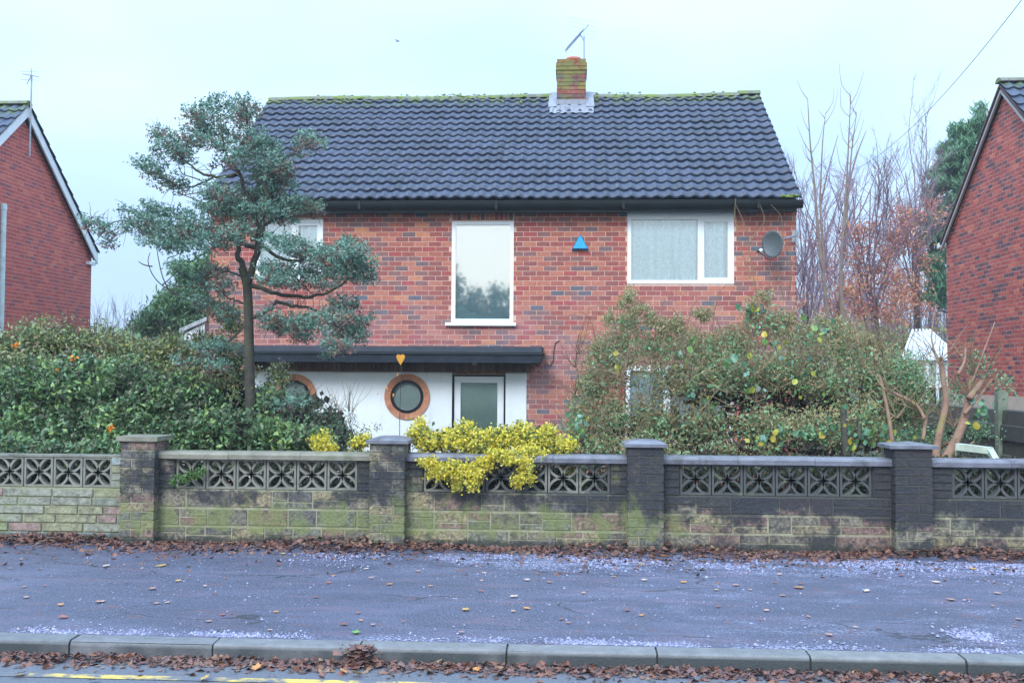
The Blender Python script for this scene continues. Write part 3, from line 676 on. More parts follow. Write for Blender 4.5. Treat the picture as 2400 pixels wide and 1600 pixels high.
# satellite dish
sp = P(1810, 572, HY-.45)
ds = thing('satellite_dish', 'grey satellite dish on an arm at the upper right corner of the brick house', 'satellite dish', tuple(sp))
dish_m = mat('grey_mesh_metal', (.095,.115,.125), .5, metal=.2, nscale=30, namt=.3)
nrm = Vector((-.62,-.74,-.05)).normalized(); sx = nrm.cross(Vector((0,0,1))).normalized(); sy = sx.cross(nrm)
V = []; Fq = []; nr_, na = 6, 28
for i in range(nr_+1):
    for j in range(na):
        q = 2*math.pi*j/na; r_ = i/nr_; V.append(sx*(r_*.19*math.cos(q)) + sy*(r_*.225*math.sin(q)) - nrm*(.05*(1-r_*r_)))
Fq = [(i*na+j, i*na+(j+1)%na, (i+1)*na+(j+1)%na, (i+1)*na+j) for i in range(nr_) for j in range(na)]
V2 = [v - nrm*.008 for v in V[-na:]]; b = len(V); V += V2; Fq += [(nr_*na+j, nr_*na+(j+1)%na, b+(j+1)%na, b+j) for j in range(na)]
me = bpy.data.meshes.new('dish'); me.from_pydata([tuple(v) for v in V], [], Fq); me.materials.append(dish_m); me.update(); me.polygons.foreach_set('use_smooth', [True]*len(Fq)); link('dish', me, ds)
e = P(1778, 590, HY-.75)
mb = MB(); mb.tube([sp-sy*.22, sp-sy*.24+nrm*.15, e], .011, n=6); mb.build('arm', dish_m, ds)
mb = MB(); mb.tube([e-Vector((.03,0,.005)), e+Vector((.01,0,.01))], .02, .024, n=8); mb.build('receiver', black, ds)
mb = MB(); mb.tube([e+Vector((.01,0,.01)), e+Vector((.05,.03,.03))], .026, .028, n=8); mb.build('receiver_cap', white, ds)
mp_ = P(1866, 552, HY-.1)
mb = MB(); mb.tube([sp-nrm*.06, sp-nrm*.06+Vector((.12,.12,.09)), mp_], .016, n=6); mb.tube([mp_+Vector((0,0,.12)), mp_-Vector((0,0,.15))], .012, n=6); mb.box(mp_.x-.05, mp_.x+.02, HY-.02, HY-.008, mp_.z-.1, mp_.z+.1); mb.build('bracket', steel, ds)
# aerial on the chimney
mast0 = P(1369, 145, CY0+.45); mast1 = P(1369, 84, CY0+.45)
ae = thing('television_aerial', 'thin aerial with a grid reflector on a pole beside the chimney pot', 'aerial', tuple(mast0))
al_m = mat('aluminium', (.26,.30,.42), .4, metal=.3)
mb = MB(); mb.tube([mast0-Vector((0,0,.15)), mast1], .013, n=6); mb.build('mast', al_m, ae)
a = P(1326, 118, CY0+.2); b = P(1380, 58, CY0+.9)
mb = MB(); mb.tube([a, b], .012, n=5); 
c = a.lerp(b, .62); mb.tube([c, c+Vector((.08,0,-.16)), mast1], .010, n=5); mb.build('boom', al_m, ae)
for i in range(13):
    q = a.lerp(b, .03+i*.055); u_ = Vector((.35,-.93,.0)).normalized(); ln = .11+.004*i
    mb = MB(); mb.tube([q-u_*ln+Vector((0,0,.012)), q+u_*ln-Vector((0,0,.0))], .006, n=4); mb.tube([q-u_*ln*.6-Vector((0,0,.05)), q+u_*ln*.6+Vector((.0,0,.05))], .005, n=4); mb.build('element', al_m, ae)
rc = P(1366, 68, CY0+.9); mb = MB(); ru, rv = Vector((.27,.10,-.03)), Vector((.0,.1,.22))
for i in range(7): t = -1+i/3; mb.tube([rc+ru*t-rv, rc+ru*t+rv], .0035, n=4)
for i in range(5): t = -1+i/2; mb.tube([rc-ru+rv*t, rc+ru+rv*t], .0035, n=4)
mb.build('reflector', mat('thin_wire', (.45,.60,.66), .5), ae)
# porch lamp, cable
q = P(1113, 851, HY-.35); lm = thing('porch_lamp', 'small round porch lamp under the black canopy above the door', 'lamp', tuple(q))
mb = MB(); mb.tube([q+Vector((0,0,.06)), q+Vector((0,0,.02))], .05, .05, n=12); mb.build('base', black, lm)
mb = MB(); mb.tube([q+Vector((0,0,.02)), q, q-Vector((0,0,.03))], .055, .03, n=12); mb.build('lamp_glass', mat('frosted_glass', (.30,.30,.28), .4), lm)
cab = [P(x, y, HY-.02) for x, y in ((1277,852),(1290,857),(1297,845),(1298,822),(1302,803),(1312,798))]
mb = MB(); mb.tube(cab, .006, n=5); tag(mb.build('cable', black), 'thin black cable looping down the bricks beside the canopy end', 'cable')
# ------------------------------------------------------------------ neighbouring houses
def neighbour(name, label, X, sgn, yF, yB, ztop, zrr, zbase, mo, mi, mm, barge, farpx):
    yR = (yF+yB)/2
    h = thing(name, label, 'house', (X, yF, zbase))
    sl = (zrr-ztop)/(yB-yR)
    Nn = Vector((sgn,0,0)); U = Vector((0,1,0))
    mb = MB(); mb.prism([(X, yF, zbase), (X, yF, ztop), (X, yR, zrr), (X, yB, ztop), (X, yB, zbase)], (-sgn*6, 0, 0)); mb.build('wall', mm, h)
    def clip(z):
        zz = z+zbase
        if zz <= ztop: return (0, yB-yF)
        d = (zz-ztop)/sl; return (d, yB-yF-d)
    brick_field(h, (X, yF, zbase), U, Nn, yB-yF, 0, zrr-zbase, [], mo, mi, clip=clip, key=lambda p: abs(p.y-farpx[0]) + .7*abs(p.z-farpx[1]), proud=.004, jitter=.002, jt=.017)
    brick_field(h, (X-6 if sgn > 0 else X, yF, zbase), (1,0,0), (0,-1,0), 6, 0, ztop-zbase, [], mo, mi, nmax=0, proud=.004, jitter=.002, jt=.017)
    return h, yR, sl
# left neighbour: gable plane x = XL
XL = -11.85
pc = PX(213, 690, XL); pe = PX(226, 592, XL+.12); pa = PX(65, 248, XL+.12)
print('left', pc, pe, pa)
yB = pc.y; yR = pa.y; yF = 2*yR-yB
ztopL = pe.z-.08+ (pe.y-yB)*(pa.z-pe.z)/(pe.y-pa.y+1e-6)*0; zrL = pa.z-.12
lh, yR, slL = neighbour('neighbour_house', 'red brick gable of the house at the left edge with white bargeboards and a pipe', XL, 1, yF, yB, ztopL, zrL-.1, -.4, brl_o, brl_i, mortar_l, None, (yB-1.4, 4.0))
def rake(h, X0, X1, yR, zR, yF_, yB_, zE, th, m, name, below):
    """sloping slab pair (section below the roof line)"""
    for ye in (yF_, yB_):
        mb = MB(); s = 1 if X1 > X0 else -1
        mb.prism([(X0, ye, zE-below), (X0, yR, zR-below), (X0, yR, zR-below-th), (X0, ye, zE-below-th)], (X1-X0, 0, 0)); mb.build(name, m, h)
ovh = .32
slp = (pa.z - pe.z)/(pe.y-pa.y); zR = pa.z + .02; yb2 = pe.y + .05; yf2 = 2*yR - yb2; zE = zR - slp*(yb2-yR)
rake(lh, XL+.105, XL+.14, yR, zR, yf2, yb2, zE, .24, white_old, 'bargeboard', .02)
rake(lh, XL+.02, XL+.104, yR, zR, yf2, yb2, zE, .05, dark, 'verge_soffit', .12)
mb = MB(); mb.box(XL-.4, XL+.10, yb2-.34, yb2-.02, zE-.30, zE-.22); mb.build('eaves_box', white_old, lh)
TX0, TX1 = XL-6, XL+.16
def roof_tiles(h, X0, X1, yE_, zE_, yR_, zR_, matx, n_c, n_r):
    L2 = math.hypot(yR_-yE_, zR_-zE_); d = Vector((0,(yR_-yE_)/L2,(zR_-zE_)/L2)); nn = Vector((0,-d.z,d.y)) if d.y > 0 else Vector((0,d.z,-d.y))
    if nn.z < 0: nn = -nn
    w = (X1-X0)/n_c; ln = L2/n_r; _, TV_, TF_ = tile_mesh(w, ln*1.14, 6); VV = []; FF = []
    for r in range(n_r):
        for c in range(n_c):
            pos = Vector((X0+(c+.5)*w, yE_, zE_)) + d*(r*ln) - h.location; b = len(VV)
            VV += [tuple(pos + Vector((v[0],0,0)) + d*v[1] + nn*v[2]) for v in TV_]; FF += [tuple(b+i for i in q) for q in TF_]
    me = bpy.data.meshes.new('roof_tiles'); me.from_pydata(VV, [], FF); me.materials.append(matx); me.update(); o = link('roof_tiles', me, h); o['kind'] = 'stuff'
roof_tiles(lh, TX0, TX1, yf2, zE, yR, zR, tile_i, 29, 12); roof_tiles(lh, TX0, TX1, yb2, zE, yR, zR, tile_i, 29, 12)
mb = MB(); mb.prism([(TX0, yf2, zE-.01), (TX0, yR, zR-.01), (TX0, yb2, zE-.01), (TX0, yb2, zE-.05), (TX0, yR, zR-.06), (TX0, yf2, zE-.05)], (TX1-TX0-.02, 0, 0)); mb.build('roof_deck', dark, lh)
mb = MB(); mb.prism([(TX0, yR+.13*math.cos(q), zR+.0+.09*math.sin(q)) for q in [math.pi*j/6 for j in range(7)]], (TX1-TX0, 0, 0)); mb.build('ridge', ridge_m, lh)
# white soil pipe
q = PX(9, 478, XL+.09); pipe_m = mat('pale_pipe', (.50,.66,.68), .4)
mb = MB(); mb.tube([(XL+.09, q.y, -.4), (XL+.09, q.y, q.z-.1)], .055, n=14); mb.build('soil_pipe', pipe_m, lh)
mb = MB(); mb.tube([(XL+.09, q.y, q.z-.12), (XL+.09, q.y, q.z-.02), (XL+.09, q.y, q.z)], .066, .058, n=14); mb.build('pipe_cap', pipe_m, lh)
# left aerial
a0 = PX(69, 366, XL+.2); a1 = PX(75, 178, XL+.2)
la = thing('television_aerial', 'small aerial on a tall pole fixed to the left neighbour gable', 'aerial', tuple(a0))
mb = MB(); mb.tube([a0, Vector((a0.x, a0.y+.02, a1.z))], .022, .016, n=8); mb.build('mast', steel, la)
t_ = Vector((a0.x, a0.y, a1.z))
mb = MB()
for d in ((-.18,-.05,.02),(.15,.05,-.02),(0,0,.15),(-.10,.0,-.2),(.0,.0,-.12)): mb.tube([t_, t_+Vector(d)], .012, .008, n=5)
mb.build('head', steel, la)
mb = MB()
for k in (-.1,.08): mb.tube([t_+Vector((-.2,-.1,k-.02)), t_+Vector((.2,.1,k+.02))], .004, n=4)
mb.build('element', steel, la)
# right neighbour
XRR = 8.2
pc = PX(2219, 700, XRR); pe = PX(2206, 566, XRR-.10); pa = PX(2345, 196, XRR-.10)
print('right', pc, pe, pa)
yB = pc.y; yR = pa.y; yF = 2*yR-yB; zpl = PX(2350, 958, XRR).z; zpt = PX(2350, 927, XRR).z
rh, yR, _ = neighbour('neighbour_house', 'dark red brick gable of the house at the right edge with thin grey verge', XRR, -1, yF, yB, pe.z-.05, pa.z-.14, zpt, brr_o, brr_i, mortar_r, None, (yB-1.2, 4.0))
slp = (pa.z-pe.z)/(pe.y-pa.y); zR = pa.z+.02; yb2 = pe.y+.03; yf2 = 2*yR-yb2; zE = zR-slp*(yb2-yR)
verge_m = mat('grey_verge_board', (.34,.33,.34), .6, nscale=8, namt=.2); vb = mat('brown_verge', (.10,.05,.05), .7, nscale=8, namt=.3)
rake(rh, XRR-.07, XRR-.11, yR, zR, yf2, yb2, zE, .07, verge_m, 'bargeboard', .13)
rake(rh, XRR-.02, XRR-.13, yR, zR, yf2, yb2, zE, .05, vb, 'verge', .03)
mb = MB(); mb.tube([(XRR-.14, yb2+.05, zE-.08), (XRR+.6, yb2+.05, zE-.08)], .06, n=10); mb.build('gutter', white, rh)
roof_tiles(rh, XRR-.14, XRR+5, yf2, zE, yR, zR, tile_i, 25, 12); 
mb = MB(); mb.prism([(XRR-.12, yf2, zE-.01), (XRR-.12, yR, zR-.01), (XRR-.12, yb2, zE-.01), (XRR-.12, yb2, zE-.03), (XRR-.12, yR, zR-.04), (XRR-.12, yf2, zE-.03)], (5, 0, 0)); mb.build('roof_deck', dark, rh)
mb = MB(); mb.prism([(XRR-.15, yR+.13*math.cos(q), zR+.0+.09*math.sin(q)) for q in [math.pi*j/6 for j in range(7)]], (5, 0, 0)); mb.build('ridge', ridge_m, rh)
mb = MB(); mb.box(XRR-.02, XRR+5.9, yF-.01, yB+.01, -.6, zpt-.001); mb.build('plinth', mat('cream_render', (.50,.42,.35), .85, nscale=6, namt=.15), rh)
# ------------------------------------------------------------------ the garden wall along the pavement
WY = 9.83; PYF = 9.70
def _soot(n, l, g):
    x, y, zz = nxyz(n, l, g)[:3]
    a = nmath(n, l, 'ADD', nnoise(n, l, g, 2.2, 5, 3), nmath(n, l, 'MULTIPLY', nramp(n, l, x, -3.4, 3.0), .27))
    a = nmath(n, l, 'ADD', a, nmath(n, l, 'MULTIPLY', nmath(n, l, 'SUBTRACT', nnoise(n, l, g, 9, 5, 50), .5), .45))
    b = nmath(n, l, 'ADD', a, nmath(n, l, 'MULTIPLY', nramp(n, l, zz, .16, .50), .26))
    return nmath(n, l, 'MULTIPLY', nramp(n, l, b, .70, .88), .92)
def _algae(n, l, g):
    x, y, zz = nxyz(n, l, g)[:3]
    band = nmath(n, l, 'MULTIPLY', nramp(n, l, zz, .50, .26), nramp(n, l, zz, .05, .16))
    a = nmath(n, l, 'ADD', nnoise(n, l, g, 4.5, 7, 8, (1.3,1.3,.7)), nmath(n, l, 'MULTIPLY', band, .20))
    a = nmath(n, l, 'ADD', a, nmath(n, l, 'MULTIPLY', nmath(n, l, 'SUBTRACT', nnoise(n, l, g, 7, 4, 40), .5), .5))
    a = nmath(n, l, 'SUBTRACT', a, nmath(n, l, 'MULTIPLY', nramp(n, l, x, .6, 2.0), .24))
    return nmath(n, l, 'MULTIPLY', nramp(n, l, a, .56, .76), .62)
def _damp(n, l, g):
    zz = nxyz(n, l, g)[2]
    a = nmath(n, l, 'ADD', zz, nmath(n, l, 'MULTIPLY', nnoise(n, l, g, 5, 3, 2), .16))
    return nmath(n, l, 'MULTIPLY', nramp(n, l, a, .17, .11), .85)
def _spots(n, l, g): return nmath(n, l, 'MULTIPLY', nramp(n, l, nnoise(n, l, g, 12, 6, 21), .52, .64), .75)
def _pale(n, l, g): return nmath(n, l, 'MULTIPLY', nramp(n, l, nnoise(n, l, g, 8, 6, 33), .60, .70), .5)
def _sootm(n, l, g): return nmath(n, l, 'MULTIPLY', _soot(n, l, g), .90)
STW = [((.045,.045,.045), _spots), ((.34,.33,.28), _pale), ((.020,.023,.031), _soot), ((.17,.21,.065), _algae), ((.022,.028,.024), _damp)]
PW = [(2,(.145,.13,.105)),(2,(.185,.165,.125)),(1.5,(.19,.125,.105)),(1.2,(.11,.105,.10)),(1.2,(.25,.21,.13)),(1,(.15,.155,.12))]
stone_m = mat('walling_stone', pal=PW, rnd='object', rough=.8, nscale=34, namt=.95, bump=1.0, bscale=45, stains=STW)
stone_mort = mat('wall_mortar', (.30,.29,.20), .9, nscale=9, namt=.35, stains=[((.022,.025,.033), _sootm), ((.17,.21,.075), _algae), ((.022,.028,.024), _damp)])
block_m = mat('screen_block_concrete', (.20,.20,.17), .8, nscale=10, namt=.3, bump=.5, bscale=60, stains=[((.05,.055,.06), lambda n, l, g: nmath(n, l, 'MULTIPLY', nramp(n, l, nmath(n, l, 'ADD', nnoise(n, l, g, 3, 4, 3), nmath(n, l, 'MULTIPLY', nramp(n, l, nxyz(n, l, g)[0], -2.5, 1.6), .34)), .58, .76), .85)), ((.17,.21,.09), greenst(.58,.5,5,6))])
cope_m = mat('coping_concrete', (.15,.155,.19), .38, nscale=8, namt=.35, bump=.4, bscale=70, stains=[((.06,.06,.065), greenst(.52,.7,4,2))])
cope_left = mat('pale_coping_concrete', (.20,.19,.15), .6, nscale=8, namt=.35, bump=.4, stains=[((.10,.14,.05), greenst(.5,.6,4,2))])
PWL = [(2,(.24,.25,.20)),(1.4,(.28,.20,.18)),(1.4,(.22,.26,.26)),(1.2,(.25,.25,.16)),(1,(.20,.22,.18)),(.6,(.26,.31,.31))]
nstone_m = mat('pastel_walling_stone', pal=PWL, rnd='object', rough=.8, nscale=20, namt=.5, bump=.9, bscale=45, stains=[((.12,.12,.10), _spots), ((.20,.26,.07), greenst(.53,.6,2.6,8)), ((.022,.035,.02), _damp)])
nmort_m = mat('pale_wall_mortar', (.25,.25,.15), .9, nscale=9, namt=.35, stains=[((.20,.26,.07), greenst(.53,.6,2.6,8)), ((.022,.035,.02), _damp)])
Z_CT = P(1200, 1065, WY).z; Z_CB = Z_CT-.070; Z_B0 = Z_CB-.30; Z_BASE = -.02
pcx = [P(x, 1150, PYF).x for x in (321, 907, 1513, 2142)]
pcx = [pcx[0]-2*(pcx[1]-pcx[0]), pcx[0]-(pcx[1]-pcx[0])] + pcx + [pcx[3]+2.62, pcx[3]+5.2]
PWD = .343
gw = thing('garden_wall', 'long weathered stone front wall with pierced screen blocks and pillars, sooty towards the right', 'wall', (pcx[3], WY, 0))
nw = thing('garden_wall', 'pale pastel stone wall section left of the first pillar, its screen blocks under the hedge', 'wall', (pcx[2]-1, WY, 0))
# screen block mesh, origin at its lower left front corner
def screen_block():
    mb = MB(); S = .292; D = .09; f = .020
    mb.box(0,S,0,D,0,f); mb.box(0,S,0,D,S-f,S); mb.box(0,f,0,D,f,S-f); mb.box(S-f,S,0,D,f,S-f)
    def arc(cx, cz, q0):
        nn = 12; ro, ri = S/2+.013, S/2-.010; V = []
        for i in range(nn+1):
            q = q0 + math.pi*i/nn
            for rr, yy in ((ro,.008),(ri,.008),(ri,D-.008),(ro,D-.008)):
                V.append(Vector((min(max(cx+rr*math.cos(q),.002),S-.002), yy, min(max(cz+rr*math.sin(q),.002),S-.002))))
        b = len(mb.v); mb.v += V
        for i in range(nn):
            for j in range(4):
                mb.f.append((b+i*4+j, b+i*4+(j+1)%4, b+(i+1)*4+(j+1)%4, b+(i+1)*4+j)); mb.m.append(0)
    arc(S/2, 0, 0); arc(S/2, S, math.pi); arc(0, S/2, -math.pi/2); arc(S, S/2, math.pi/2)
    me = mb.mesh('screen_block'); me.materials.append(block_m); return me
sbm = screen_block()
stone_base = {}
def stone(par, x0, x1, z0, z1, y0, m, proud=0, depth=.10, name='stone'):
    key = m.name
    if key not in stone_base:
        mb = MB(); c = .06
        # unit stone with slightly chamfered, uneven face
        V = [(-.5,.004,-.5),(.5,.004,-.5),(.5,.004,.5),(-.5,.004,.5)]; c *= .55; f = [(-.5+c*.4,-.003,-.5+c),(.5-c*.4,-.005,-.5+c*1.1),(.5-c*.3,-.002,.5-c),(-.5+c*.4,-.004,.5-c*.9)]
        bk = [(-.5,.1,-.5),(.5,.1,-.5),(.5,.1,.5),(-.5,.1,.5)]
        mb.v = [Vector(v) for v in V+f+bk]
        for q in [(4,5,6,7)] + [(i, (i+1)%4, 4+(i+1)%4, 4+i) for i in range(4)] + [(8+i, 8+(i+1)%4, (i+1)%4, i) for i in range(4)]: mb.f.append(q); mb.m.append(0)
        me = mb.mesh('stone'); me.materials.append(m); stone_base[key] = me
    o = link(name, stone_base[key], par); o.scale = (x1-x0, depth/.1, z1-z0)
    o.location = Vector(((x0+x1)/2, y0-proud, (z0+z1)/2)) - par.location
    if par.parent: o.location = o.location - par.parent.location
    if random.random() < .5: o.rotation_euler = (0, random.uniform(-.008,.008), 0)
    return o
def panel(par, x0, x1, m, mm, cm, style):
    mb = MB(); mb.box(x0, x1, WY+.0035, WY+.20, -.15, Z_B0-.002); mb.build('core', mm, par)
    j = .014; bands = ([(Z_BASE+.02, .165), (Z_BASE+.195, .165), (Z_BASE+.37, Z_B0-Z_BASE-.37)] if style == 'ashlar' else None)
    if style == 'ashlar':
        for (zb, hb) in bands:
            x = x0+.003; k = random.randint(0,1)
            while x < x1-.02:
                wdt = random.choice((.22,.28,.33,.40,.46)); e = min(x+wdt, x1-.003)
                if x1-e < .12: e = x1-.003
                if random.random() < .55: stone(par, x, e-j, zb, zb+hb-j, WY, m, random.uniform(-.002,.004))
                else:
                    fr_ = random.choice((.5,.5,.36,.64)); stone(par, x, e-j, zb, zb+hb*fr_-j, WY, m, random.uniform(-.002,.004))
                    if e-x > .36 and random.random() < .6:
                        mx_ = x+(e-x)*random.uniform(.35,.65); stone(par, x, mx_-j, zb+hb*fr_, zb+hb-j, WY, m, random.uniform(-.002,.004)); stone(par, mx_, e-j, zb+hb*fr_, zb+hb-j, WY, m, random.uniform(-.002,.004))
                    else: stone(par, x, e-j, zb+hb*fr_, zb+hb-j, WY, m, random.uniform(-.002,.004))
                x = e
    else:
        nrow = 6; hh_ = (Z_B0-Z_BASE-.03)/nrow
        for r in range(nrow):
            x = x0+.003-random.uniform(0,.1); zb = Z_BASE+.03+r*hh_
            while x < x1-.02:
                wdt = random.choice((.20,.26,.34,.42,.50)); e = min(x+wdt, x1-.003)
                if x1-e < .08: e = x1-.003
                stone(par, max(x, x0+.003), e-j, zb, zb+hh_-j, WY, m, random.uniform(0,.012)); x = e
    # screen blocks centred in the bay, brick quoins at both ends
    nblk = 6; span = nblk*.302; xs = (x0+x1)/2-span/2
    for i in range(nblk):
        o = link('screen_block', sbm, par); o.location = Vector((xs+i*.302+.005, WY+.03, Z_B0+.003)) - par.location
    for (a, b) in ((x0, xs-.003), (xs+span+.003, x1)):
        if b-a < .03: continue
        mb = MB(); mb.box(a, b, WY+.01, WY+.18, Z_B0-.002, Z_CB-.001); mb.build('quoin_core', mm, par)
        for r in range(4): stone(par, a+.003, b-.006, Z_B0+r*.0745+.004, Z_B0+(r+1)*.0745-.006, WY+.002, m, random.uniform(0,.005), name='quoin_stone')
    mb = MB()
    n_ = 3 if cm is not None else 0
    for i in range(n_):
        a = x0+(x1-x0)*i/n_; b = x0+(x1-x0)*(i+1)/n_-.004
        yf, yb = WY-.045, WY+.225
        mb = MB(); mb.prism([(a, yf, Z_CB), (a, yf-.002, Z_CT-.028), (a, yf+.012, Z_CT-.008), (a, yf+.04, Z_CT), (a, yb-.04, Z_CT), (a, yb, Z_CT-.02), (a, yb, Z_CB)], (b-a, 0, random.uniform(-.003,.003))); mb.build('coping', cm, par)
for i in range(len(pcx)-1):
    x0, x1 = pcx[i]+PWD/2-.01, pcx[i+1]-PWD/2+.01
    if i <= 1: panel(nw, x0-.0, x1, nstone_m, nmort_m, None, 'rubble')
    else: panel(gw, x0, x1, stone_m, stone_mort, cope_left if i == 2 else cope_m, 'ashlar')
# thin cap strip over the neighbour's blocks
mb = MB(); mb.box(pcx[0], pcx[2]-PWD/2, WY+.02, WY+.16, Z_CB-.001, Z_CB+.02); mb.build('top_strip', block_m, nw)
for i in range(1, len(pcx)-1):
    cx = pcx[i+1]; xs = cx-PWD/2; pl = thing('pillar', None, None, (0,0,0)); pl.parent = gw; wl = Vector((cx, PYF, 0)); pl.location = wl - gw.location
    zc = P(1200, 1042, PYF).z - (.0 if i != 3 else .01); nco = 12; hh_ = (zc-Z_BASE)/nco
    mb = MB(); mb.box(xs+.01, xs+PWD-.01, PYF+.004, PYF+PWD-.012, -.15, zc-.002); me = mb.mesh('core'); me.transform(Matrix.Translation(-wl)); me.materials.append(stone_mort); link('core', me, pl)
    for r in range(nco):
        z0_ = Z_BASE+r*hh_; z1_ = z0_+hh_-.012; c_ = .228 if (r+i) % 2 else .115
        if random.random() < .12: c_ = random.uniform(.09,.25)
        stone(pl, xs, xs+c_-.011, z0_, z1_, PYF, stone_m, random.uniform(-.002,.003), .105, 'brick'); stone(pl, xs+c_, xs+PWD, z0_, z1_, PYF, stone_m, random.uniform(-.002,.003), .105, 'brick')
        for (xa, xb) in ((xs, xs+.105), (xs+PWD-.105, xs+PWD)):
            mb = MB(); mb.box(xa, xb, PYF+.112, PYF+PWD, z0_, z1_); me = mb.mesh('brick'); me.transform(Matrix.Translation(-wl)); me.materials.append(stone_m); link('brick', me, pl)
    cw = .205 if i != 4 else .225; mb = MB(); a = [(cx-cw, PYF-.035), (cx+cw, PYF-.035), (cx+cw, PYF+PWD+.035), (cx-cw, PYF+PWD+.035)]
    if i == 1:
        mb.quadbox((cx, PYF+PWD/2, zc+.022), Vector((cw,0,0)), Vector((0,PWD/2+.035,0)), Vector((0,0,.022)))
    else:
        ph = .068 if i < 4 else .06
        V = [(x, y, zc) for x, y in a] + [(x, y, zc+.030) for x, y in a]
        for k, f_ in ((.62,.7),(.25,.97)) if i != 4 else ((.5,.5),(.04,1)):
            V += [(cx+(x-cx)*k, PYF+PWD/2+(y-PYF-PWD/2)*k, zc+.03+(ph-.03)*f_) for x, y in a]
        mb.v = [Vector(v) for v in V]; mb.f = [(3,2,1,0)]; mb.m = [0]
        for lv in range(3):
            for k in range(4): mb.f.append((lv*4+k, lv*4+(k+1)%4, lv*4+4+(k+1)%4, lv*4+4+k)); mb.m.append(0)
        mb.f.append((12,13,14,15)); mb.m.append(0)
    me = mb.mesh('cap'); me.transform(Matrix.Translation(-wl)); me.materials.append(cope_left if i == 1 else cope_m); link('cap', me, pl)
# ------------------------------------------------------------------ side fence on the right
fy0, fy1 = 11.2, 16.2
FX = lambda y: PX(2345, 1000, 5.3).x
xf = 5.3
fz = PX(2400, 962, xf).z
fn = thing('side_fence', 'dark stained board fence with concrete posts along the right boundary', 'fence', (xf, fy0, -.3))
fdark = mat('dark_fence_board', pal=[(1,(.05,.05,.045)),(1,(.085,.08,.068)),(1,(.04,.045,.042))], rnd='object', const=False, rough=.7, nscale=6, namt=.4, bump=.4, bscale=40, stains=[((.10,.13,.06), greenst(.55,.5,3,3))])
py = [PX(2347, 950, xf).y + k*1.83 for k in (-1, 0, 1, 2)]
post_m = mat('fence_post_concrete', (.17,.20,.15), .9, nscale=8, namt=.35, bump=.4)
zpost = PX(2347, 914, xf-.06).z
for y_ in py:
    mb = MB(); mb.box(xf-.06, xf+.06, y_-.055, y_+.055, -.5, zpost-.02); mb.box(xf-.04, xf+.04, y_-.035, y_+.035, zpost-.02, zpost); mb.build('post', post_m, fn)
for s in range(len(py)-1):
    for k in range(9):
        z0_ = -.35 + k*(fz+.35)/9
        mb = MB(); mb.quadbox((xf-.030*(k % 2), (py[s]+py[s+1])/2, z0_+.09), Vector((.012,0,.008)), Vector((0,.86,0)), Vector((.006,0,(fz+.35)/18-.007))); mb.build('board', fdark, fn)
# pale slatted thing behind the wall
q = P(2296, 1062, 11.0)
bn = thing('slatted_bench', 'weathered cream slatted bench end lying behind the wall by the dark fence', 'bench', tuple(q))
cream = mat('weathered_cream_paint', (.40,.46,.38), .7, nscale=9, namt=.35)
a, b, c = P(2243, 1046, 11.2), P(2325, 1056, 11.0), P(2335, 1078, 10.6)
mb = MB(); mb.bar(a, b, .12, .07); mb.build('top_rail', cream, bn)
mb = MB(); mb.bar(b+Vector((-.02,0,.0)), c+Vector((.02,0,-.05)), .06, .06); mb.build('arm', cream, bn)
for k in range(5):
    t = k/5; p0 = a.lerp(b, t); mb = MB(); mb.box(p0.x, p0.x+.045, p0.y+.04, p0.y+.06, p0.z-.5, p0.z-.03); mb.build('slat', cream, bn)
mb = MB(); mb.box(a.x, b.x, a.y+.061, a.y+.08, a.z-.22, a.z-.16); mb.build('cross_rail', cream, bn)
# white conservatory far right
CYY = 27.0
cv = thing('conservatory', 'white framed garden conservatory glimpsed through twigs beside the right hand house', 'conservatory', tuple(P(2160, 900, CYY)))
x0, x1 = P(2125, 900, CYY).x, P(2222, 900, CYY).x; z1 = P(2160, 848, CYY).z; zm = P(2160, 903, CYY).z; zb = P(2160, 985, CYY).z; za = P(2215, 812, CYY+1.2).z
mb = MB()
for k in range(5):
    x = x0+(x1-x0)*k/4; mb.box(x-.035, x+.035, CYY, CYY+.08, zb, z1)
for z_ in (zb, zm, z1): mb.box(x0+.036, x1-.036, CYY+.005, CYY+.075, z_-.045, z_+.045)
mb.build('frame', white, cv)
for k in range(4):
    xa = x0+(x1-x0)*k/4+.036; xb = x0+(x1-x0)*(k+1)/4-.036
    mb = MB(); mb.box(xa, xb, CYY+.035, CYY+.045, zm+.046, z1-.046); mb.build('pane', mat('pale_pane', (.42,.50,.47), .2) if k == 0 else bpy.data.materials['pale_pane'], cv)
    mb = MB(); mb.box(xa, xb, CYY+.035, CYY+.045, zb+.046, zm-.046); mb.build('lower_panel', dark, cv)
mb = MB(); mb.v = [Vector(v) for v in ((x0-.15, CYY-.1, z1+.05), (x1+.3, CYY-.1, z1+.05), (x1+.3, CYY+2.2, za+.5), (x0+.9, CYY+2.2, za+.45))]; mb.f = [(0,1,2,3)]; mb.m = [0]
mb.build('roof', mat('white_polycarbonate', (.55,.60,.68), .3), cv)
for k in range(6):
    t = k/5; a = Vector((x0-.15+(x1-x0+.45)*t, CYY-.11, z1+.07)); b = Vector((x0+.9+(x1-x0-.6)*t, CYY+2.2, za+.5)); mb = MB(); mb.bar(a, b, .05, .05); mb.build('glazing_bar', white, cv)
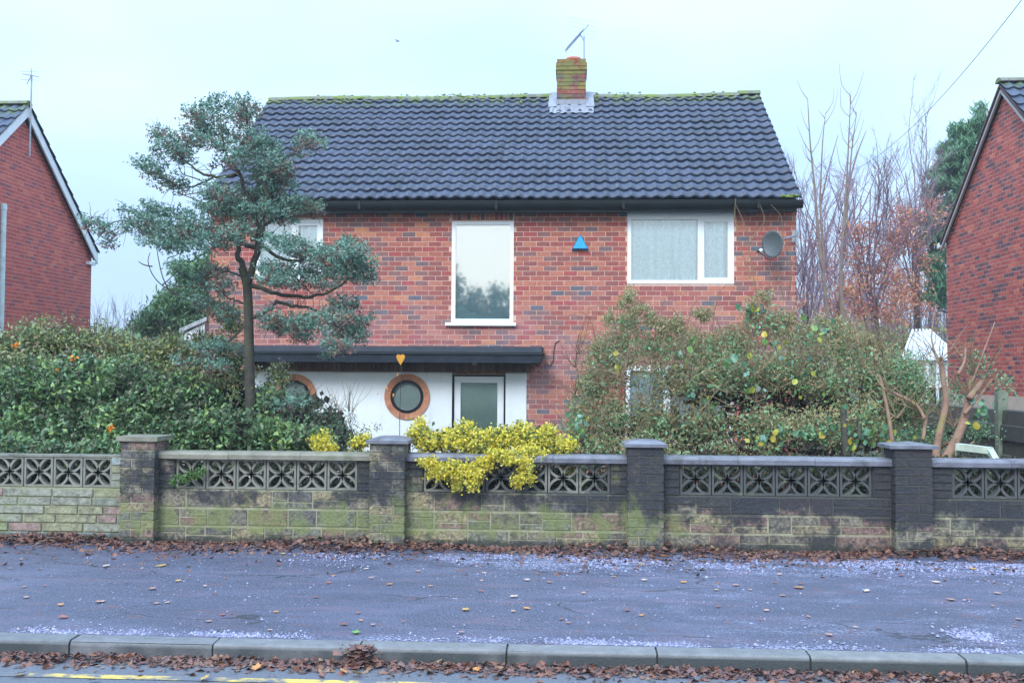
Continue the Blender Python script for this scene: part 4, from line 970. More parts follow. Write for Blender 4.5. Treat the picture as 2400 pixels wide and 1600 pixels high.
# shed behind the hedge on the left
SY = 19.0
s0 = P(424, 776, SY); s1 = P(484, 748, SY)
sh = thing('garden_shed', 'small white shed with a sloping grey roof edge behind the hedge left of the house', 'shed', (s0.x, SY, -.4))
mb = MB(); mb.prism([(s0.x+.05, SY+.05, -.4), (s1.x-.05, SY+.05, -.4), (s1.x-.05, SY+.05, s1.z-.05), (s0.x+.05, SY+.05, s0.z-.05)], (0, 1.6, 0)); mb.build('wall', mat('pale_shed_paint', (.55,.62,.66), .8, nscale=3, namt=.2), sh)
mb = MB(); mb.prism([(s0.x-.03, SY, s0.z-.03), (s1.x, SY, s1.z-.03), (s1.x, SY, s1.z+.05), (s0.x-.03, SY, s0.z+.05)], (0, 1.75, 0)); mb.build('roof', mat('grey_shed_roof', (.36,.40,.44), .6, nscale=5, namt=.2), sh)
# overhead wire
wp = [P(1960+ (2400-1960)*t/10, 0, 0.001+1) for t in range(0)]
A_ = P(1990, 402, 26.0); B_ = P(2418, -30, 12.0)
pts = [A_.lerp(B_, t/24) - Vector((0,0,1))*(.35*4*(t/24)*(1-t/24)) for t in range(25)]
mb = MB(); mb.tube(pts, .006, n=4); tag(mb.build('overhead_wire', mat('grey_cable', (.28,.32,.38), .6)), 'thin overhead telephone wire crossing the sky at the upper right', 'wire')
# bird
bp = P(933, 98, 60); mb = MB()
mb.tube([bp-Vector((.15,0,.01)), bp-Vector((.07,0,-.01)), bp+Vector((.08,0,.01)), bp+Vector((.16,0,0))], .02, .008, n=6)
b_ = thing('bird', 'tiny distant bird gliding high in the pale sky', 'bird', tuple(bp)); mb.build('body', mat('bird_grey', (.3,.33,.38), .8), b_)
mb = MB(); mb.prism([bp+Vector((-.05,0,.02)), bp+Vector((.1,0,.02)), bp+Vector((-.2,-.3,.06))], (0,0,.012)); mb.build('wing', bpy.data.materials['bird_grey'], b_)
mb = MB(); mb.prism([bp+Vector((-.05,0,.02)), bp+Vector((.1,0,.02)), bp+Vector((-.2,.3,.06))], (0,0,.012)); mb.build('wing', bpy.data.materials['bird_grey'], b_)
# ------------------------------------------------------------------ vegetation helpers
def unit(a): return a/np.maximum(np.linalg.norm(a, axis=1, keepdims=True), 1e-9)
def rdir(n): return unit(RNG.normal(size=(n,3)))
def leaf_geo(C, size, aspect=.5, bias=(0,0,0), fold=.25, flat=None):
    n = len(C); C = np.asarray(C); size = np.broadcast_to(size, (n,))[:,None]
    d = unit(rdir(n) + np.asarray(bias)); s = np.cross(d, rdir(n) if flat is None else np.asarray(flat)+rdir(n)*.25); s = unit(s); nn = np.cross(d, s)
    a = C - d*size/2; b = C + d*size*.05 + s*size*aspect/2 + nn*size*fold*aspect; c = C + d*size/2; e = C + d*size*.05 - s*size*aspect/2 + nn*size*fold*aspect
    V = np.stack([a,b,c,e], 1).reshape(-1,3); i = np.arange(n)[:,None]*4
    T = np.concatenate([i+[[0,1,2]], i+[[0,2,3]]], 1).reshape(-1,3); return V, T
def clusters(blobs, dens, per, sig, shell=.5, gap=None, gf=7.0):
    """blobs: (x, y, Y, rx, ry, rd) in 2352-wide photo units -> leaf centres"""
    out = []
    for (x, y, Y, rx, ry, rd) in blobs:
        c = np.array(P(x*K, y*K, Y)); k = K*Y/F; R3 = np.array([rx*k, rd, ry*k]); n = max(3, int(dens*rx*ry/100))
        u = rdir(n)*(RNG.random((n,1))**shell); cc = c + u*R3
        if gap is not None:
            q = np.sin(cc[:,0]*gf+1.3*np.sin(cc[:,2]*gf*.8))*np.sin(cc[:,2]*gf*1.15+np.sin(cc[:,0]*gf*.6)*1.5)+.4*np.sin(cc[:,0]*gf*2.7+2)*np.sin(cc[:,2]*gf*2.3); cc = cc[(q > gap) | (RNG.random(n) < .25)]
            if len(cc) == 0: continue
        n = len(cc)
        out.append(np.repeat(cc, per, 0) + RNG.normal(size=(n*per,3))*sig)
    return np.concatenate(out)
def foliage(name, C, size, m, parent, aspect=.5, bias=(0,0,0), fold=.25, kind='stuff', flat=None):
    V, T = leaf_geo(C, size, aspect, bias, fold, flat); return fin(name, npmesh(name, V, T), m, parent, kind=kind)
def rs(n, a, b): return RNG.uniform(a, b, n)
def PL(pts, Y, Y2=None):
    Y2 = Y if Y2 is None else Y2; k = max(1, len(pts)-1)
    return [P(p[0]*K, p[1]*K, (Y+(Y2-Y)*i/k) if len(p) < 3 else p[2]) for i, p in enumerate(pts)]
def smooth(pts, sub=3):
    out = []
    for i in range(len(pts)-1):
        p0, p1, p2, p3 = pts[max(i-1,0)], pts[i], pts[i+1], pts[min(i+2,len(pts)-1)]
        for s in range(sub):
            t = s/sub; out.append(.5*((2*p1)+(p2-p0)*t+(2*p0-5*p1+4*p2-p3)*t*t+(3*p1-p0-3*p2+p3)*t**3))
    out.append(pts[-1]); return out
def twig_mass(mb, starts, length, r, n, up=.3, spread=1, kinks=3):
    for i in range(n):
        a = Vector(random.choice(starts)); d = Vector(tuple(rdir(1)[0]*spread)) + Vector((0,0,up)); d.normalize(); L_ = random.uniform(.5,1)*length; pts = [a]
        for k in range(kinks): d = (d + Vector(tuple(rdir(1)[0]*.35))).normalized(); pts.append(pts[-1]+d*L_/kinks)
        mb.tube(pts, r, r*.35, n=3, cap=False)
bark = mat('dark_bark', (.055,.05,.045), .9, nscale=9, namt=.4, bump=.8, bscale=40, stains=[((.10,.12,.05), greenst(.5,.7,5,2))])
barkg = mat('green_bark', (.050,.048,.036), .9, nscale=12, namt=.45, bump=.8, bscale=40, stains=[((.09,.10,.04), greenst(.54,.5,4,5))])
bark_pale = mat('orange_brown_bark', (.26,.155,.11), .85, nscale=9, namt=.35, bump=.7, bscale=40, stains=[((.24,.22,.07), greenst(.52,.6,4,5))])
bark_p = mat('purple_brown_twig', (.20,.13,.17), .85, nscale=4, namt=.3)
twig_b = mat('straw_twig', pal=[(1,(.22,.13,.08)),(1,(.14,.09,.06)),(1,(.26,.19,.10)),(1,(.13,.13,.06))], rnd='island', const=False, rough=.85)
def leafm(name, pal, rough=.5, trans=.15, pn=1.6): return mat(name, pal=pal, rnd='island', pos_noise=pn, const=False, rough=rough, trans=trans, noise=None)
# --- large evergreen hedge on the left -------------------------------
hedge_m = leafm('hedge_leaf', [(1,(.05,.05,.03)),(1,(.07,.12,.06)),(1,(.12,.13,.07)),(1,(.10,.20,.11)),(1,(.18,.33,.12)),(1,(.30,.40,.11)),(1,(.14,.30,.17))], .42, .15, 3.0)
hedge_top = leafm('hedge_top_leaf', [(1,(.05,.06,.03)),(1,(.13,.18,.07)),(1,(.24,.15,.08)),(1,(.15,.24,.12)),(1,(.28,.31,.08)),(1,(.13,.22,.12)),(1,(.30,.22,.10))], .4, .12, 3)
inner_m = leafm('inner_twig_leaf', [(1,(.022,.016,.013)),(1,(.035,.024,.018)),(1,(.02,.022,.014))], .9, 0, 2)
hd = thing('hedge', 'large overgrown evergreen hedge spilling over the left end of the front wall', 'hedge', tuple(P(250*K, 1050*K, 11.2)))
core = [(-90,950,11.6,120,130,.7),(-230,960,11.6,90,110,.7),(60,960,11.6,150,130,.7),(220,930,11.7,150,140,.8),(370,930,11.7,140,120,.8),(500,950,11.7,100,110,.7),(620,985,11.6,80,70,.5),(720,1010,11.5,60,45,.4),(20,880,12.0,90,90,.6),(170,850,12.2,120,70,.6),(330,850,12.2,120,60,.6),(470,860,12.2,90,60,.6)]
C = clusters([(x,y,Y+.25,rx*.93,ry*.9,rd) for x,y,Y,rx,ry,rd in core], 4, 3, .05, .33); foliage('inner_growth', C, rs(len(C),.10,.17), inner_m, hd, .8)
front = [(-60,990,10.9,90,70,.35),(-180,990,10.9,100,70,.35),(-90,900,11.2,110,80,.45),(-230,910,11.3,90,80,.45),(40,1000,10.75,90,70,.35),(150,1000,10.75,110,65,.35),(270,985,10.8,90,60,.35),(60,900,11.1,100,80,.45),(180,900,11.1,110,85,.45),(300,900,11.2,100,80,.45),(420,920,11.2,90,70,.4),(420,1000,10.8,80,45,.3),(510,990,10.9,80,55,.35),(610,1000,10.9,70,45,.35),(700,1010,11.0,70,40,.3),(620,940,11.3,45,50,.3),(200,1040,10.2,120,22,.15),(90,1040,10.15,70,20,.15),(30,1035,10.2,50,30,.2)]
C = clusters(front, 8.0, 10, .045, .5, -.28, 9); foliage('leaves', C, rs(len(C),.045,.08), hedge_m, hd, .55, (0,-.5,.2))
top = [(-90,800,12.0,90,35,.5),(-210,820,12.0,80,35,.5),(-140,850,11.6,110,50,.5),(20,800,12.0,70,35,.5),(100,775,12.1,60,32,.5),(190,785,12.1,80,30,.5),(290,805,12.0,80,35,.5),(390,805,11.9,70,35,.5),(480,810,12.0,60,45,.4),(60,840,11.6,90,50,.5),(200,850,11.6,120,45,.5),(350,850,11.6,100,40,.5),(460,870,11.5,80,40,.4),(525,860,12.4,40,70,.35),(640,860,12.6,20,30,.2),(530,740,12.1,25,40,.2),(495,700,12.2,18,22,.2)]
C = clusters(top, 9, 8, .045, .5, -.25, 9); foliage('upper_leaves', C, rs(len(C),.04,.07), hedge_top, hd, .5, (0,-.2,.5))
C = clusters([(105,735,12.2,26,18,.3),(60,745,12.2,30,18,.3),(230,745,12.2,30,12,.3),(280,760,12.2,25,12,.3),(160,735,12.2,14,16,.2),(540,905,11.2,20,30,.2),(640,880,11.6,20,16,.2),(580,860,12.1,22,25,.2)], 4, 6, .04, .8); foliage('shoot_leaves', C, rs(len(C),.03,.05), hedge_top, hd, .45, (0,-.2,.6))
mb = MB(); pts = [tuple(P(random.uniform(0,520)*K, random.uniform(760,830)*K, random.uniform(11.7,12.3))) for _ in range(60)]; twig_mass(mb, pts, .35, .004, 200, .9, .6); pts = [tuple(P(random.uniform(0,700)*K, random.uniform(880,1030)*K, random.uniform(10.6,11.2))) for _ in range(80)]; twig_mass(mb, pts, .4, .005, 160, .3, 1); mb.build('twigs', bark, hd, kind='stuff')
flm = mat('orange_petal', (.85,.30,.03), .6, nscale=20, namt=.2)
for (x, y) in ((168,826),(128,851),(256,982),(35,793)):
    c = P(x*K, y*K, 10.5 if y > 900 else 10.9); C = np.array(c) + RNG.normal(size=(14,3))*.022; foliage('flower', C, rs(14,.035,.05), flm, hd, .8, (0,-1,0), kind=None)
# --- lower shrub in front of the white wall -----------------------------
lo = thing('shrub', 'low feathery green shrub in front of the white rendered wall right of the trunk', 'shrub', tuple(P(720*K, 1040*K, 13.2)))
lo_m = leafm('feathery_leaf', [(1,(.04,.07,.04)),(1,(.08,.14,.08)),(1,(.13,.20,.09)),(1,(.09,.16,.12)),(1,(.14,.10,.06))], .5, .1, 2)
B = [(650,960,13.0,70,60,.5),(720,990,12.9,70,50,.5),(780,1010,12.8,50,35,.4),(690,930,13.2,60,30,.4),(760,965,13.1,40,30,.3),(610,920,13.2,40,40,.3)]
C = clusters(B, 7.5, 8, .05, .5); foliage('leaves', C, rs(len(C),.03,.05), lo_m, lo, .4, (0,-.1,.9))
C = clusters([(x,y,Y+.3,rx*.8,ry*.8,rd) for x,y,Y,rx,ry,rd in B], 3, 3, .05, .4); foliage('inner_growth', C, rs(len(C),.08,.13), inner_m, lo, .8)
C = clusters([(742,925,13,10,16,.1),(770,935,13,8,18,.1),(810,965,13,10,20,.1),(700,905,13,14,14,.1),(865,985,13,10,16,.1),(838,985,12.9,14,14,.15)], 4, 6, .03, .8); foliage('shoot_leaves', C, rs(len(C),.025,.04), lo_m, lo, .4, (0,0,1))
mb = MB(); twig_mass(mb, [tuple(P(random.uniform(600,820)*K, random.uniform(940,1030)*K, 12.9)) for _ in range(40)], .45, .004, 160, 1.2, .5); mb.build('twigs', twig_b, lo, kind='stuff')
# --- blue-green conifer ---------------------------------------------------
TY = 11.1
ct_ = thing('conifer_tree', 'crooked blue-green conifer with browning sprays standing in front of the brick house', 'tree', tuple(P(578*K, 1050*K, TY)))
trunk = smooth(PL([(580,1060),(577,960),(574,880),(572,790),(571,720),(567,655),(556,615)], TY), 4)
mb = MB(); mb.tube(trunk, .062, .047, n=12); mb.build('trunk', barkg, ct_, smooth=True)
limbs = [([(567,660),(558,610),(546,590),(548,560),(520,548),(480,540),(420,540)],.040,.012),
 ([(570,650),(585,600),(597,550),(604,500),(612,450),(608,400),(600,340)],.042,.012),
 ([(590,580),(592,530),(580,480),(560,430),(550,400),(530,370),(512,330),(505,270)],.032,.008),
 ([(571,655),(600,660),(650,678),(715,680),(760,668),(800,640)],.030,.010),
 ([(572,730),(605,722),(625,705),(634,690)],.028,.012),
 ([(634,692),(670,702),(710,705),(750,730),(790,760)],.020,.008),
 ([(545,400),(500,408),(460,395),(430,375),(400,350)],.020,.006),
 ([(490,408),(440,430),(420,425),(380,420)],.012,.004),
 ([(568,700),(540,690),(520,680),(490,660)],.014,.006),
 ([(590,570),(560,560),(530,545),(510,500),(505,470)],.028,.012),
 ([(600,520),(640,500),(680,480),(720,470)],.020,.008),
 ([(598,560),(640,590),(690,600),(740,590),(800,600)],.022,.008),
 ([(420,540),(360,545),(310,520),(280,505),(240,525)],.012,.005),
 ([(605,430),(640,380),(690,340),(730,325)],.012,.004),
 ([(565,330),(570,290),(565,250)],.012,.005),
 ([(606,400),(590,350),(572,320),(566,290)],.014,.006),
 ([(575,740),(550,760),(520,790),(500,820)],.014,.005),
 ([(568,640),(520,625),(480,640),(455,625)],.012,.004)]
lp = []
for (pts, r0, r1) in limbs:
    q = smooth(PL(pts, TY, TY+random.uniform(-.5,.5)), 4)
    for v in q[3:]: v += Vector(tuple(rdir(1)[0]*.012))
    mb = MB(); mb.tube(q, r0, r1, n=8); mb.build('limb', bark, ct_, smooth=True); lp += [tuple(v) for v in q[len(q)//3:]]
con_m = leafm('blue_green_scale_leaf', [(1,(.045,.085,.065)),(1,(.09,.18,.14)),(1,(.13,.25,.19)),(1,(.20,.35,.28)),(1,(.09,.17,.11)),(1,(.15,.24,.15))], .6, .08, 5)
con_b = leafm('brown_scale_leaf', [(1,(.12,.085,.08)),(1,(.22,.15,.13)),(1,(.28,.16,.12)),(1,(.18,.15,.14))], .8, .05, 4)
pads = [(470,262,38,22),(510,245,34,20),(562,248,30,22),(548,275,30,14),(470,300,36,22),(430,325,34,18),(490,330,40,16),(530,310,28,14),(375,310,26,14),(385,340,30,18),(420,365,24,12),(340,378,34,14),(365,395,30,16),(400,425,34,16),(410,350,22,12),
 (585,315,24,20),(610,345,34,32),(630,380,38,34),(640,420,40,34),(600,400,30,24),(560,350,20,24),(700,325,22,14),(728,325,20,12),(690,345,14,10),(545,365,26,18),(510,375,20,10),
 (500,440,40,20),(560,450,50,24),(620,455,50,24),(680,470,44,22),(720,478,24,14),(600,485,60,22),(530,480,40,20),(650,500,34,14),(470,475,24,14),
 (350,485,40,18),(400,500,44,22),(330,520,44,24),(390,540,56,26),(460,520,44,28),(480,560,36,22),(420,570,44,18),(360,560,36,14),(520,545,34,24),(560,530,30,18),(320,500,24,14),(290,480,16,8),
 (215,510,20,14),(240,530,24,14),(255,555,14,10),(210,500,10,8),
 (640,560,40,20),(700,580,50,24),(760,590,44,28),(810,580,34,30),(830,610,36,28),(790,630,40,22),(740,620,40,18),(845,640,26,14),(800,560,18,14),(680,555,24,10),(615,545,24,12),
 (640,620,44,18),(690,640,44,18),(650,650,34,14),(750,650,26,12),(620,640,24,14),
 (790,700,34,18),(830,730,26,16),(760,725,30,16),(800,760,36,26),(730,745,30,22),(770,790,30,20),(690,740,36,22),(650,750,30,20),(620,745,20,16),(760,815,16,14),(820,770,22,20),(700,770,24,14),
 (500,620,28,14),(470,650,24,16),(510,660,24,18),(480,700,34,16),(520,720,24,18),(450,690,24,10),
 (475,800,34,18),(430,830,20,14),(500,840,24,12),(520,790,24,14),(550,800,14,14),(650,930,34,16),(690,920,20,10),(620,725,18,14)]
blobs = []
for (x, y, rx, ry) in pads:
    blobs.append((x, y, TY+random.uniform(-.45,.35), rx, ry, .16+rx*.004))
def sprays(bl, dens, per, lo_, hi_):
    """small fan-like sprays: each spray is a short chain of scale leaves growing outwards"""
    Cs = []
    for (x, y, Y, rx, ry, rd) in bl:
        c = np.array(P(x*K, y*K, Y)); k = K*Y/F; R3 = np.array([rx*k, rd, ry*k]); n = max(4, int(dens*rx*ry/100))
        u = rdir(n); rr = RNG.random((n,1))**.45*(1+.35*(RNG.random((n,1)) > .8)*RNG.random((n,1))); base = c + u*rr*R3
        ph = RNG.uniform(0,6,3); h_ = np.sin(base[:,0]*34+ph[0])*np.sin(base[:,2]*38+ph[1])+np.sin(base[:,1]*26+ph[2])*.5; kp = h_ > -.25; base, u, n = base[kp], u[kp], int(kp.sum())
        d = unit(u*[1,1,.4] + [0,0,.45] + rdir(n)*.5)
        for j in range(per):
            Cs.append(base + d*(j*.012) + RNG.normal(size=(n,3))*.009)
    return np.concatenate(Cs)
C = sprays(blobs, 19, 7, 0, 0)
mk = (RNG.random(len(C)) > .02); V, T = leaf_geo(C[mk], rs(mk.sum(),.024,.045), .5, (0,0,.35), .2); fin('foliage', npmesh('foliage', V, T), con_m, ct_, kind='stuff')
bro = [b for b in blobs if random.random() < .75]
C = sprays([(x+random.uniform(-12,12), y+random.uniform(4,14), Y+.08, rx*.9, ry*.8, rd*.8) for x,y,Y,rx,ry,rd in bro], 14, 6, 0, 0); foliage('brown_foliage', C, rs(len(C),.024,.044), con_b, ct_, .5, (0,0,.2))
mb = MB(); twig_mass(mb, lp, .28, .004, 300, .2, 1); twig_mass(mb, [tuple(P(x*K,y*K,TY)) for x,y,_,_ in pads], .28, .005, 420, .1, 1)
for pts in ([(430,690),(400,670),(372,655),(350,630),(340,600),(345,580)],[(372,655),(390,640),(400,625)],[(350,612),(330,608),(318,600)],[(395,680),(375,640),(365,600),(360,570)],[(420,660),(400,655),(385,648)],[(500,560),(440,600),(420,595)],[(490,430),(450,410),(420,400),(410,380)],[(485,440),(440,445),(410,450)],[(480,470),(440,455),(400,440)]):
    mb.tube(smooth(PL(pts, TY-.2), 3), .008, .004, n=4)
mb.build('twigs', bark, ct_, kind='stuff')
# --- golden euonymus --------------------------------------------------------
eu = thing('euonymus_bush', 'bright yellow variegated bush trailing over the middle of the front wall', 'bush', tuple(P(1130*K, 1040*K, 10.2)))
eu_m = leafm('golden_leaf', [(1,(.16,.26,.05)),(1,(.50,.48,.05)),(1,(.72,.62,.06)),(1,(.78,.66,.10)),(1,(.58,.52,.10)),(1,(.30,.38,.06)),(1,(.82,.76,.30))], .6, .25, 9)
EB = [(960,1000,10.2,24,24,.2),(985,1015,10.15,40,24,.25),(1040,1010,10.15,44,26,.25),(1070,985,10.2,24,20,.2),(1100,1015,10.1,50,28,.25),(1160,1005,10.15,50,26,.25),(1220,1010,10.15,50,26,.25),(1280,1025,10.15,40,22,.25),(1310,1018,10.2,14,14,.2),(1260,990,10.2,20,12,.2),(1200,985,10.2,24,12,.2),(965,975,10.25,10,14,.1),(1130,1040,10.0,60,14,.15),(1210,1040,9.85,50,12,.1),
 (985,1062,9.74,20,12,.06),(1010,1085,9.72,28,18,.07),(1045,1080,9.72,34,22,.07),(1050,1112,9.71,14,10,.05),(1090,1090,9.71,24,24,.07),(1085,1112,9.70,12,14,.05),(1110,1062,9.74,26,14,.06),(1140,1045,9.76,30,10,.06),(1205,1065,9.74,18,16,.06),(1212,1095,9.71,14,18,.05),(1190,1105,9.71,10,14,.05),(1165,1055,9.74,18,8,.05),
 (745,1010,10.2,8,20,.08),(758,1028,10.2,14,10,.1),(728,1030,10.2,10,10,.08),(822,1018,10.15,22,16,.12),(840,1008,10.15,10,14,.1),(720,1008,10.2,6,8,.05),(1300,1075,9.95,10,8,.04),(1330,1085,10.0,8,8,.04)]
C = clusters(EB, 15, 9, .026, .75); foliage('leaves', C, rs(len(C),.026,.042), eu_m, eu, .7, (0,-.5,.4))
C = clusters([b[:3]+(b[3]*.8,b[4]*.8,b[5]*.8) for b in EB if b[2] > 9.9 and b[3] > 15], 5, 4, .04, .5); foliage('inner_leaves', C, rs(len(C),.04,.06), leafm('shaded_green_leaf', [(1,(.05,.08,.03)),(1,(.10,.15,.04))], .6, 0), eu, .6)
# --- weed growing out of the wall -------------------------------------------
wd_ = thing('wall_weed', 'small green fern-like weed rooted in the screen blocks near the first pillar', 'weed', tuple(P(430*K, 1110*K, 9.8)))
C = clusters([(420,1100,9.76,24,9,.05),(445,1090,9.77,20,9,.05),(462,1080,9.78,12,8,.04),(400,1108,9.76,12,6,.04)], 20, 7, .014, .6); foliage('leaves', C, rs(len(C),.018,.03), leafm('weed_leaf', [(1,(.05,.11,.03)),(1,(.10,.22,.05)),(1,(.16,.28,.07))], .5), wd_, .5)
# --- scrambling thicket on the right ------------------------------------------
tk = thing('thicket', 'brownish green overgrown thicket of shrubs and brambles hiding the lower right of the house', 'shrub', tuple(P(1750*K, 1050*K, 13)))
TB = [(1420,790,13.6,60,45,.4),(1400,840,13.5,80,60,.5),(1440,740,13.7,36,34,.3),(1360,900,13.4,60,60,.4),(1500,800,13.5,90,60,.5),(1590,790,13.5,70,46,.5),(1690,785,13.4,85,45,.5),(1640,800,13.3,60,45,.4),(2050,850,12.9,60,60,.4),(2090,900,12.6,50,70,.35),(1770,740,13.4,70,45,.4),(1850,770,13.3,70,50,.5),(1930,790,13.2,60,50,.5),(1560,870,13.2,110,60,.5),(1680,860,13.1,110,70,.5),(1800,850,13.0,100,70,.5),(1900,870,12.9,90,70,.5),(2000,860,12.9,70,70,.5),(1400,960,13.1,90,70,.4),(1500,970,13.0,80,60,.4),(1620,980,12.9,90,60,.3),(1760,980,12.6,90,70,.4),(1870,990,12.5,80,60,.4),(1970,980,12.4,80,70,.4),(2060,930,12.6,50,80,.4),(1340,1000,12.8,60,45,.3),(1460,1030,12.4,60,30,.3),(1560,1035,12.5,60,24,.3),(1660,1035,12.5,60,24,.3),(1760,1040,12.4,60,24,.3),(1330,960,13,40,50,.3),(1380,1030,12.5,60,24,.3)]
tk_m = leafm('thicket_leaf', [(1,(.17,.12,.09)),(1,(.36,.22,.13)),(1,(.16,.24,.12)),(1,(.31,.31,.13)),(1,(.46,.31,.18)),(1,(.20,.33,.16)),(1,(.40,.34,.17)),(1,(.25,.18,.15))], .7, .2, 1.1)
C = clusters([(x,y,Y,rx*random.uniform(.8,1.15),ry*random.uniform(.75,1.2),rd) for x,y,Y,rx,ry,rd in TB], 7.4, 10, .06, .95, -.45, 6); foliage('leaves', C, rs(len(C),.03,.06), tk_m, tk, .4, (0,0,.7))
gr_m = leafm('green_bramble_leaf', [(1,(.10,.19,.08)),(1,(.15,.30,.13)),(1,(.18,.36,.20)),(1,(.30,.40,.12))], .5, .15, 2)
C = clusters([(x,y+8,Y-.2,rx*.9,ry*.8,rd) for x,y,Y,rx,ry,rd in TB], .8, 9, .07, .8); foliage('small_green_leaves', C, rs(len(C),.04,.065), gr_m, tk, .6, (0,-.6,.2))
SB = [(random.uniform(1330,2060), 0, 13.2, random.uniform(8,18), random.uniform(12,26), .15) for _ in range(46)]
SB = [(x, np.interp(x,[1330,1400,1440,1520,1600,1680,1755,1820,1900,2060],[900,745,690,765,730,765,690,745,745,840])+random.uniform(-22,14), Y, rx, ry, rd) for x,_,Y,rx,ry,rd in SB]
C = clusters(SB, 9, 8, .03, .8); foliage('shoot_leaves', C, rs(len(C),.03,.055), tk_m, tk, .4, (0,0,1))
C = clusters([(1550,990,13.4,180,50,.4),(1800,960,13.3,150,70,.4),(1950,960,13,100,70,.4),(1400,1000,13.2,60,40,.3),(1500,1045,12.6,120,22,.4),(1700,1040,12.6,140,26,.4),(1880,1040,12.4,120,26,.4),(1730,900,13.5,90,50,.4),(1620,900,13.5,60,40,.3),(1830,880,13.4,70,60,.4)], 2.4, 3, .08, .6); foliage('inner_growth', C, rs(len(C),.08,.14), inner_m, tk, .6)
mb = MB(); st = [tuple(P(random.uniform(1320,2150)*K, random.uniform(800,1040)*K, random.uniform(12.3,13.7))) for _ in range(220)]
twig_mass(mb, st, .75, .005, 700, .9, .8)
for k in range(90):
    x = random.uniform(1360,2130); y = random.uniform(760,900); s_ = random.choice((-1,1)); h_ = random.uniform(40,110); mb.tube(smooth(PL([(x,y),(x+s_*12,y-h_*.7),(x+s_*34,y-h_),(x+s_*62,y-h_*.86)], 13.1),3), .006, .002, n=4)
if 1: pass; twig_mass(mb, st, .5, .004, 800, .3, 1)
for pts in ([(1735,850),(1755,800),(1772,735)],[(1900,820),(1930,790),(1945,775)],[(1700,1050),(1760,1000),(1790,960),(1800,920)],[(1420,1040),(1450,1000)],[(1780,1040),(1700,980),(1690,960)],[(1740,730),(1760,690),(1770,640),(1765,600)],[(1740,690),(1725,600),(1720,560),(1755,510),(1745,470)],[(1810,690),(1818,600),(1800,560),(1795,500),(1770,470)],[(1720,560),(1712,520),(1690,470)],[(1725,640),(1700,560),(1688,500),(1690,455)],[(1800,690),(1790,640),(1775,600)]):
    mb.tube(smooth(PL(pts, 13.2), 3), .007, .003, n=4)
mb.build('twigs', twig_b, tk, kind='stuff')
big = leafm('large_bramble_leaf', [(1,(.08,.20,.10)),(1,(.12,.28,.16)),(1,(.16,.32,.10)),(1,(.38,.40,.06)),(1,(.20,.36,.28)),(1,(.50,.44,.06)),(1,(.40,.52,.46))], .45, .2)
b2 = mat('large_leaf', pal=[(3,(.07,.18,.09)),(3,(.11,.26,.15)),(2,(.15,.32,.08)),(2,(.36,.38,.05)),(1.5,(.18,.34,.27)),(.8,(.50,.40,.05)),(.3,(.45,.55,.50))], rnd='object', rough=.45, nscale=20, namt=.15, trans=.2)
V = [(0,0,0),(.30,.22,.03),(.42,.50,.05),(.28,.82,.02),(0,1.05,-.04),(-.28,.82,.02),(-.42,.50,.05),(-.30,.22,.03),(0,.5,-.03)]
me_leaf = bpy.data.meshes.new('leaf'); me_leaf.from_pydata(V, [], [(8,i,i+1) for i in range(0,7)] + [(8,7,0)]); me_leaf.materials.append(b2); me_leaf.update()
regs = [(1780,790,90,60,12.6),(1850,880,80,70,12.3),(1700,860,60,60,12.6),(1900,1000,70,45,12.0),(1980,1010,60,40,11.9),(1560,830,60,40,12.9),(1960,950,50,60,12.1),(2060,1005,50,25,11.7),(1410,840,50,40,13),(1720,720,40,14,13.1),(2250,950,45,45,11.8),(1880,760,60,20,12.8),(1330,985,40,30,12.3),(1610,900,60,50,12.8),(1790,1010,60,30,12.0)]
for i in range(290):
    r = random.choice(regs); c = P((r[0]+random.gauss(0,.5)*r[2])*K, (r[1]+random.gauss(0,.5)*r[3])*K, r[4]+random.uniform(-.25,.25)); s = random.uniform(.045,.10)
    o = link('leaf', me_leaf, tk); o.location = c - tk.location; o.scale = (s,s,s); o.rotation_euler = (random.gauss(1.9,.6), random.gauss(0,.6), random.uniform(-1.2,1.2)+3.14*(random.random()<.3))
# --- pollarded shrub at the right ----------------------------------------------
pt = thing('pruned_shrub', 'pruned shrub of bare orange-brown stems rising behind the fourth pillar', 'shrub', tuple(P(2175*K, 1050*K, 11.9)))
for (pts, r0, r1) in (([(2148,1060),(2156,1000),(2172,930),(2168,880),(2160,820)],.048,.026),([(2168,1060),(2196,1010),(2215,960),(2228,900),(2236,850)],.060,.034),([(2226,915),(2248,885),(2268,855)],.040,.026),([(2196,1012),(2175,1018),(2158,1030)],.02,.016),([(2120,1010),(2124,980),(2128,955)],.022,.020),([(2124,962),(2105,930),(2060,905),(2030,890)],.02,.012),([(2215,950),(2245,915),(2280,870)],.02,.012),([(2232,880),(2262,800),(2285,740)],.012,.005),([(2160,840),(2140,780),(2150,700)],.012,.005),([(2200,860),(2215,830),(2218,800)],.02,.012),([(1945,1060),(1940,1000),(1938,940)],.045,.035),([(1975,1010),(1972,960)],.02,.02),([(2050,1020),(2042,960),(2030,900),(2020,860)],.026,.014),([(2220,1030),(2238,1012)],.016,.01)):
    mb = MB(); mb.tube(smooth(PL(pts, 11.9, 12.1), 4), r0, r1, n=9); mb.build('stem', bark_pale if pts[0][0] > 2000 else barkg, pt, smooth=True)
mb = MB(); st = [tuple(P(x*K, y*K, 12)) for x, y in ((2160,830),(2236,855),(2265,860),(2120,960),(2040,900),(2190,980),(2225,910),(2100,940),(2060,960))]; twig_mass(mb, st, .6, .007, 90, 1.0, .8); mb.build('twigs', twig_b, pt, kind='stuff')
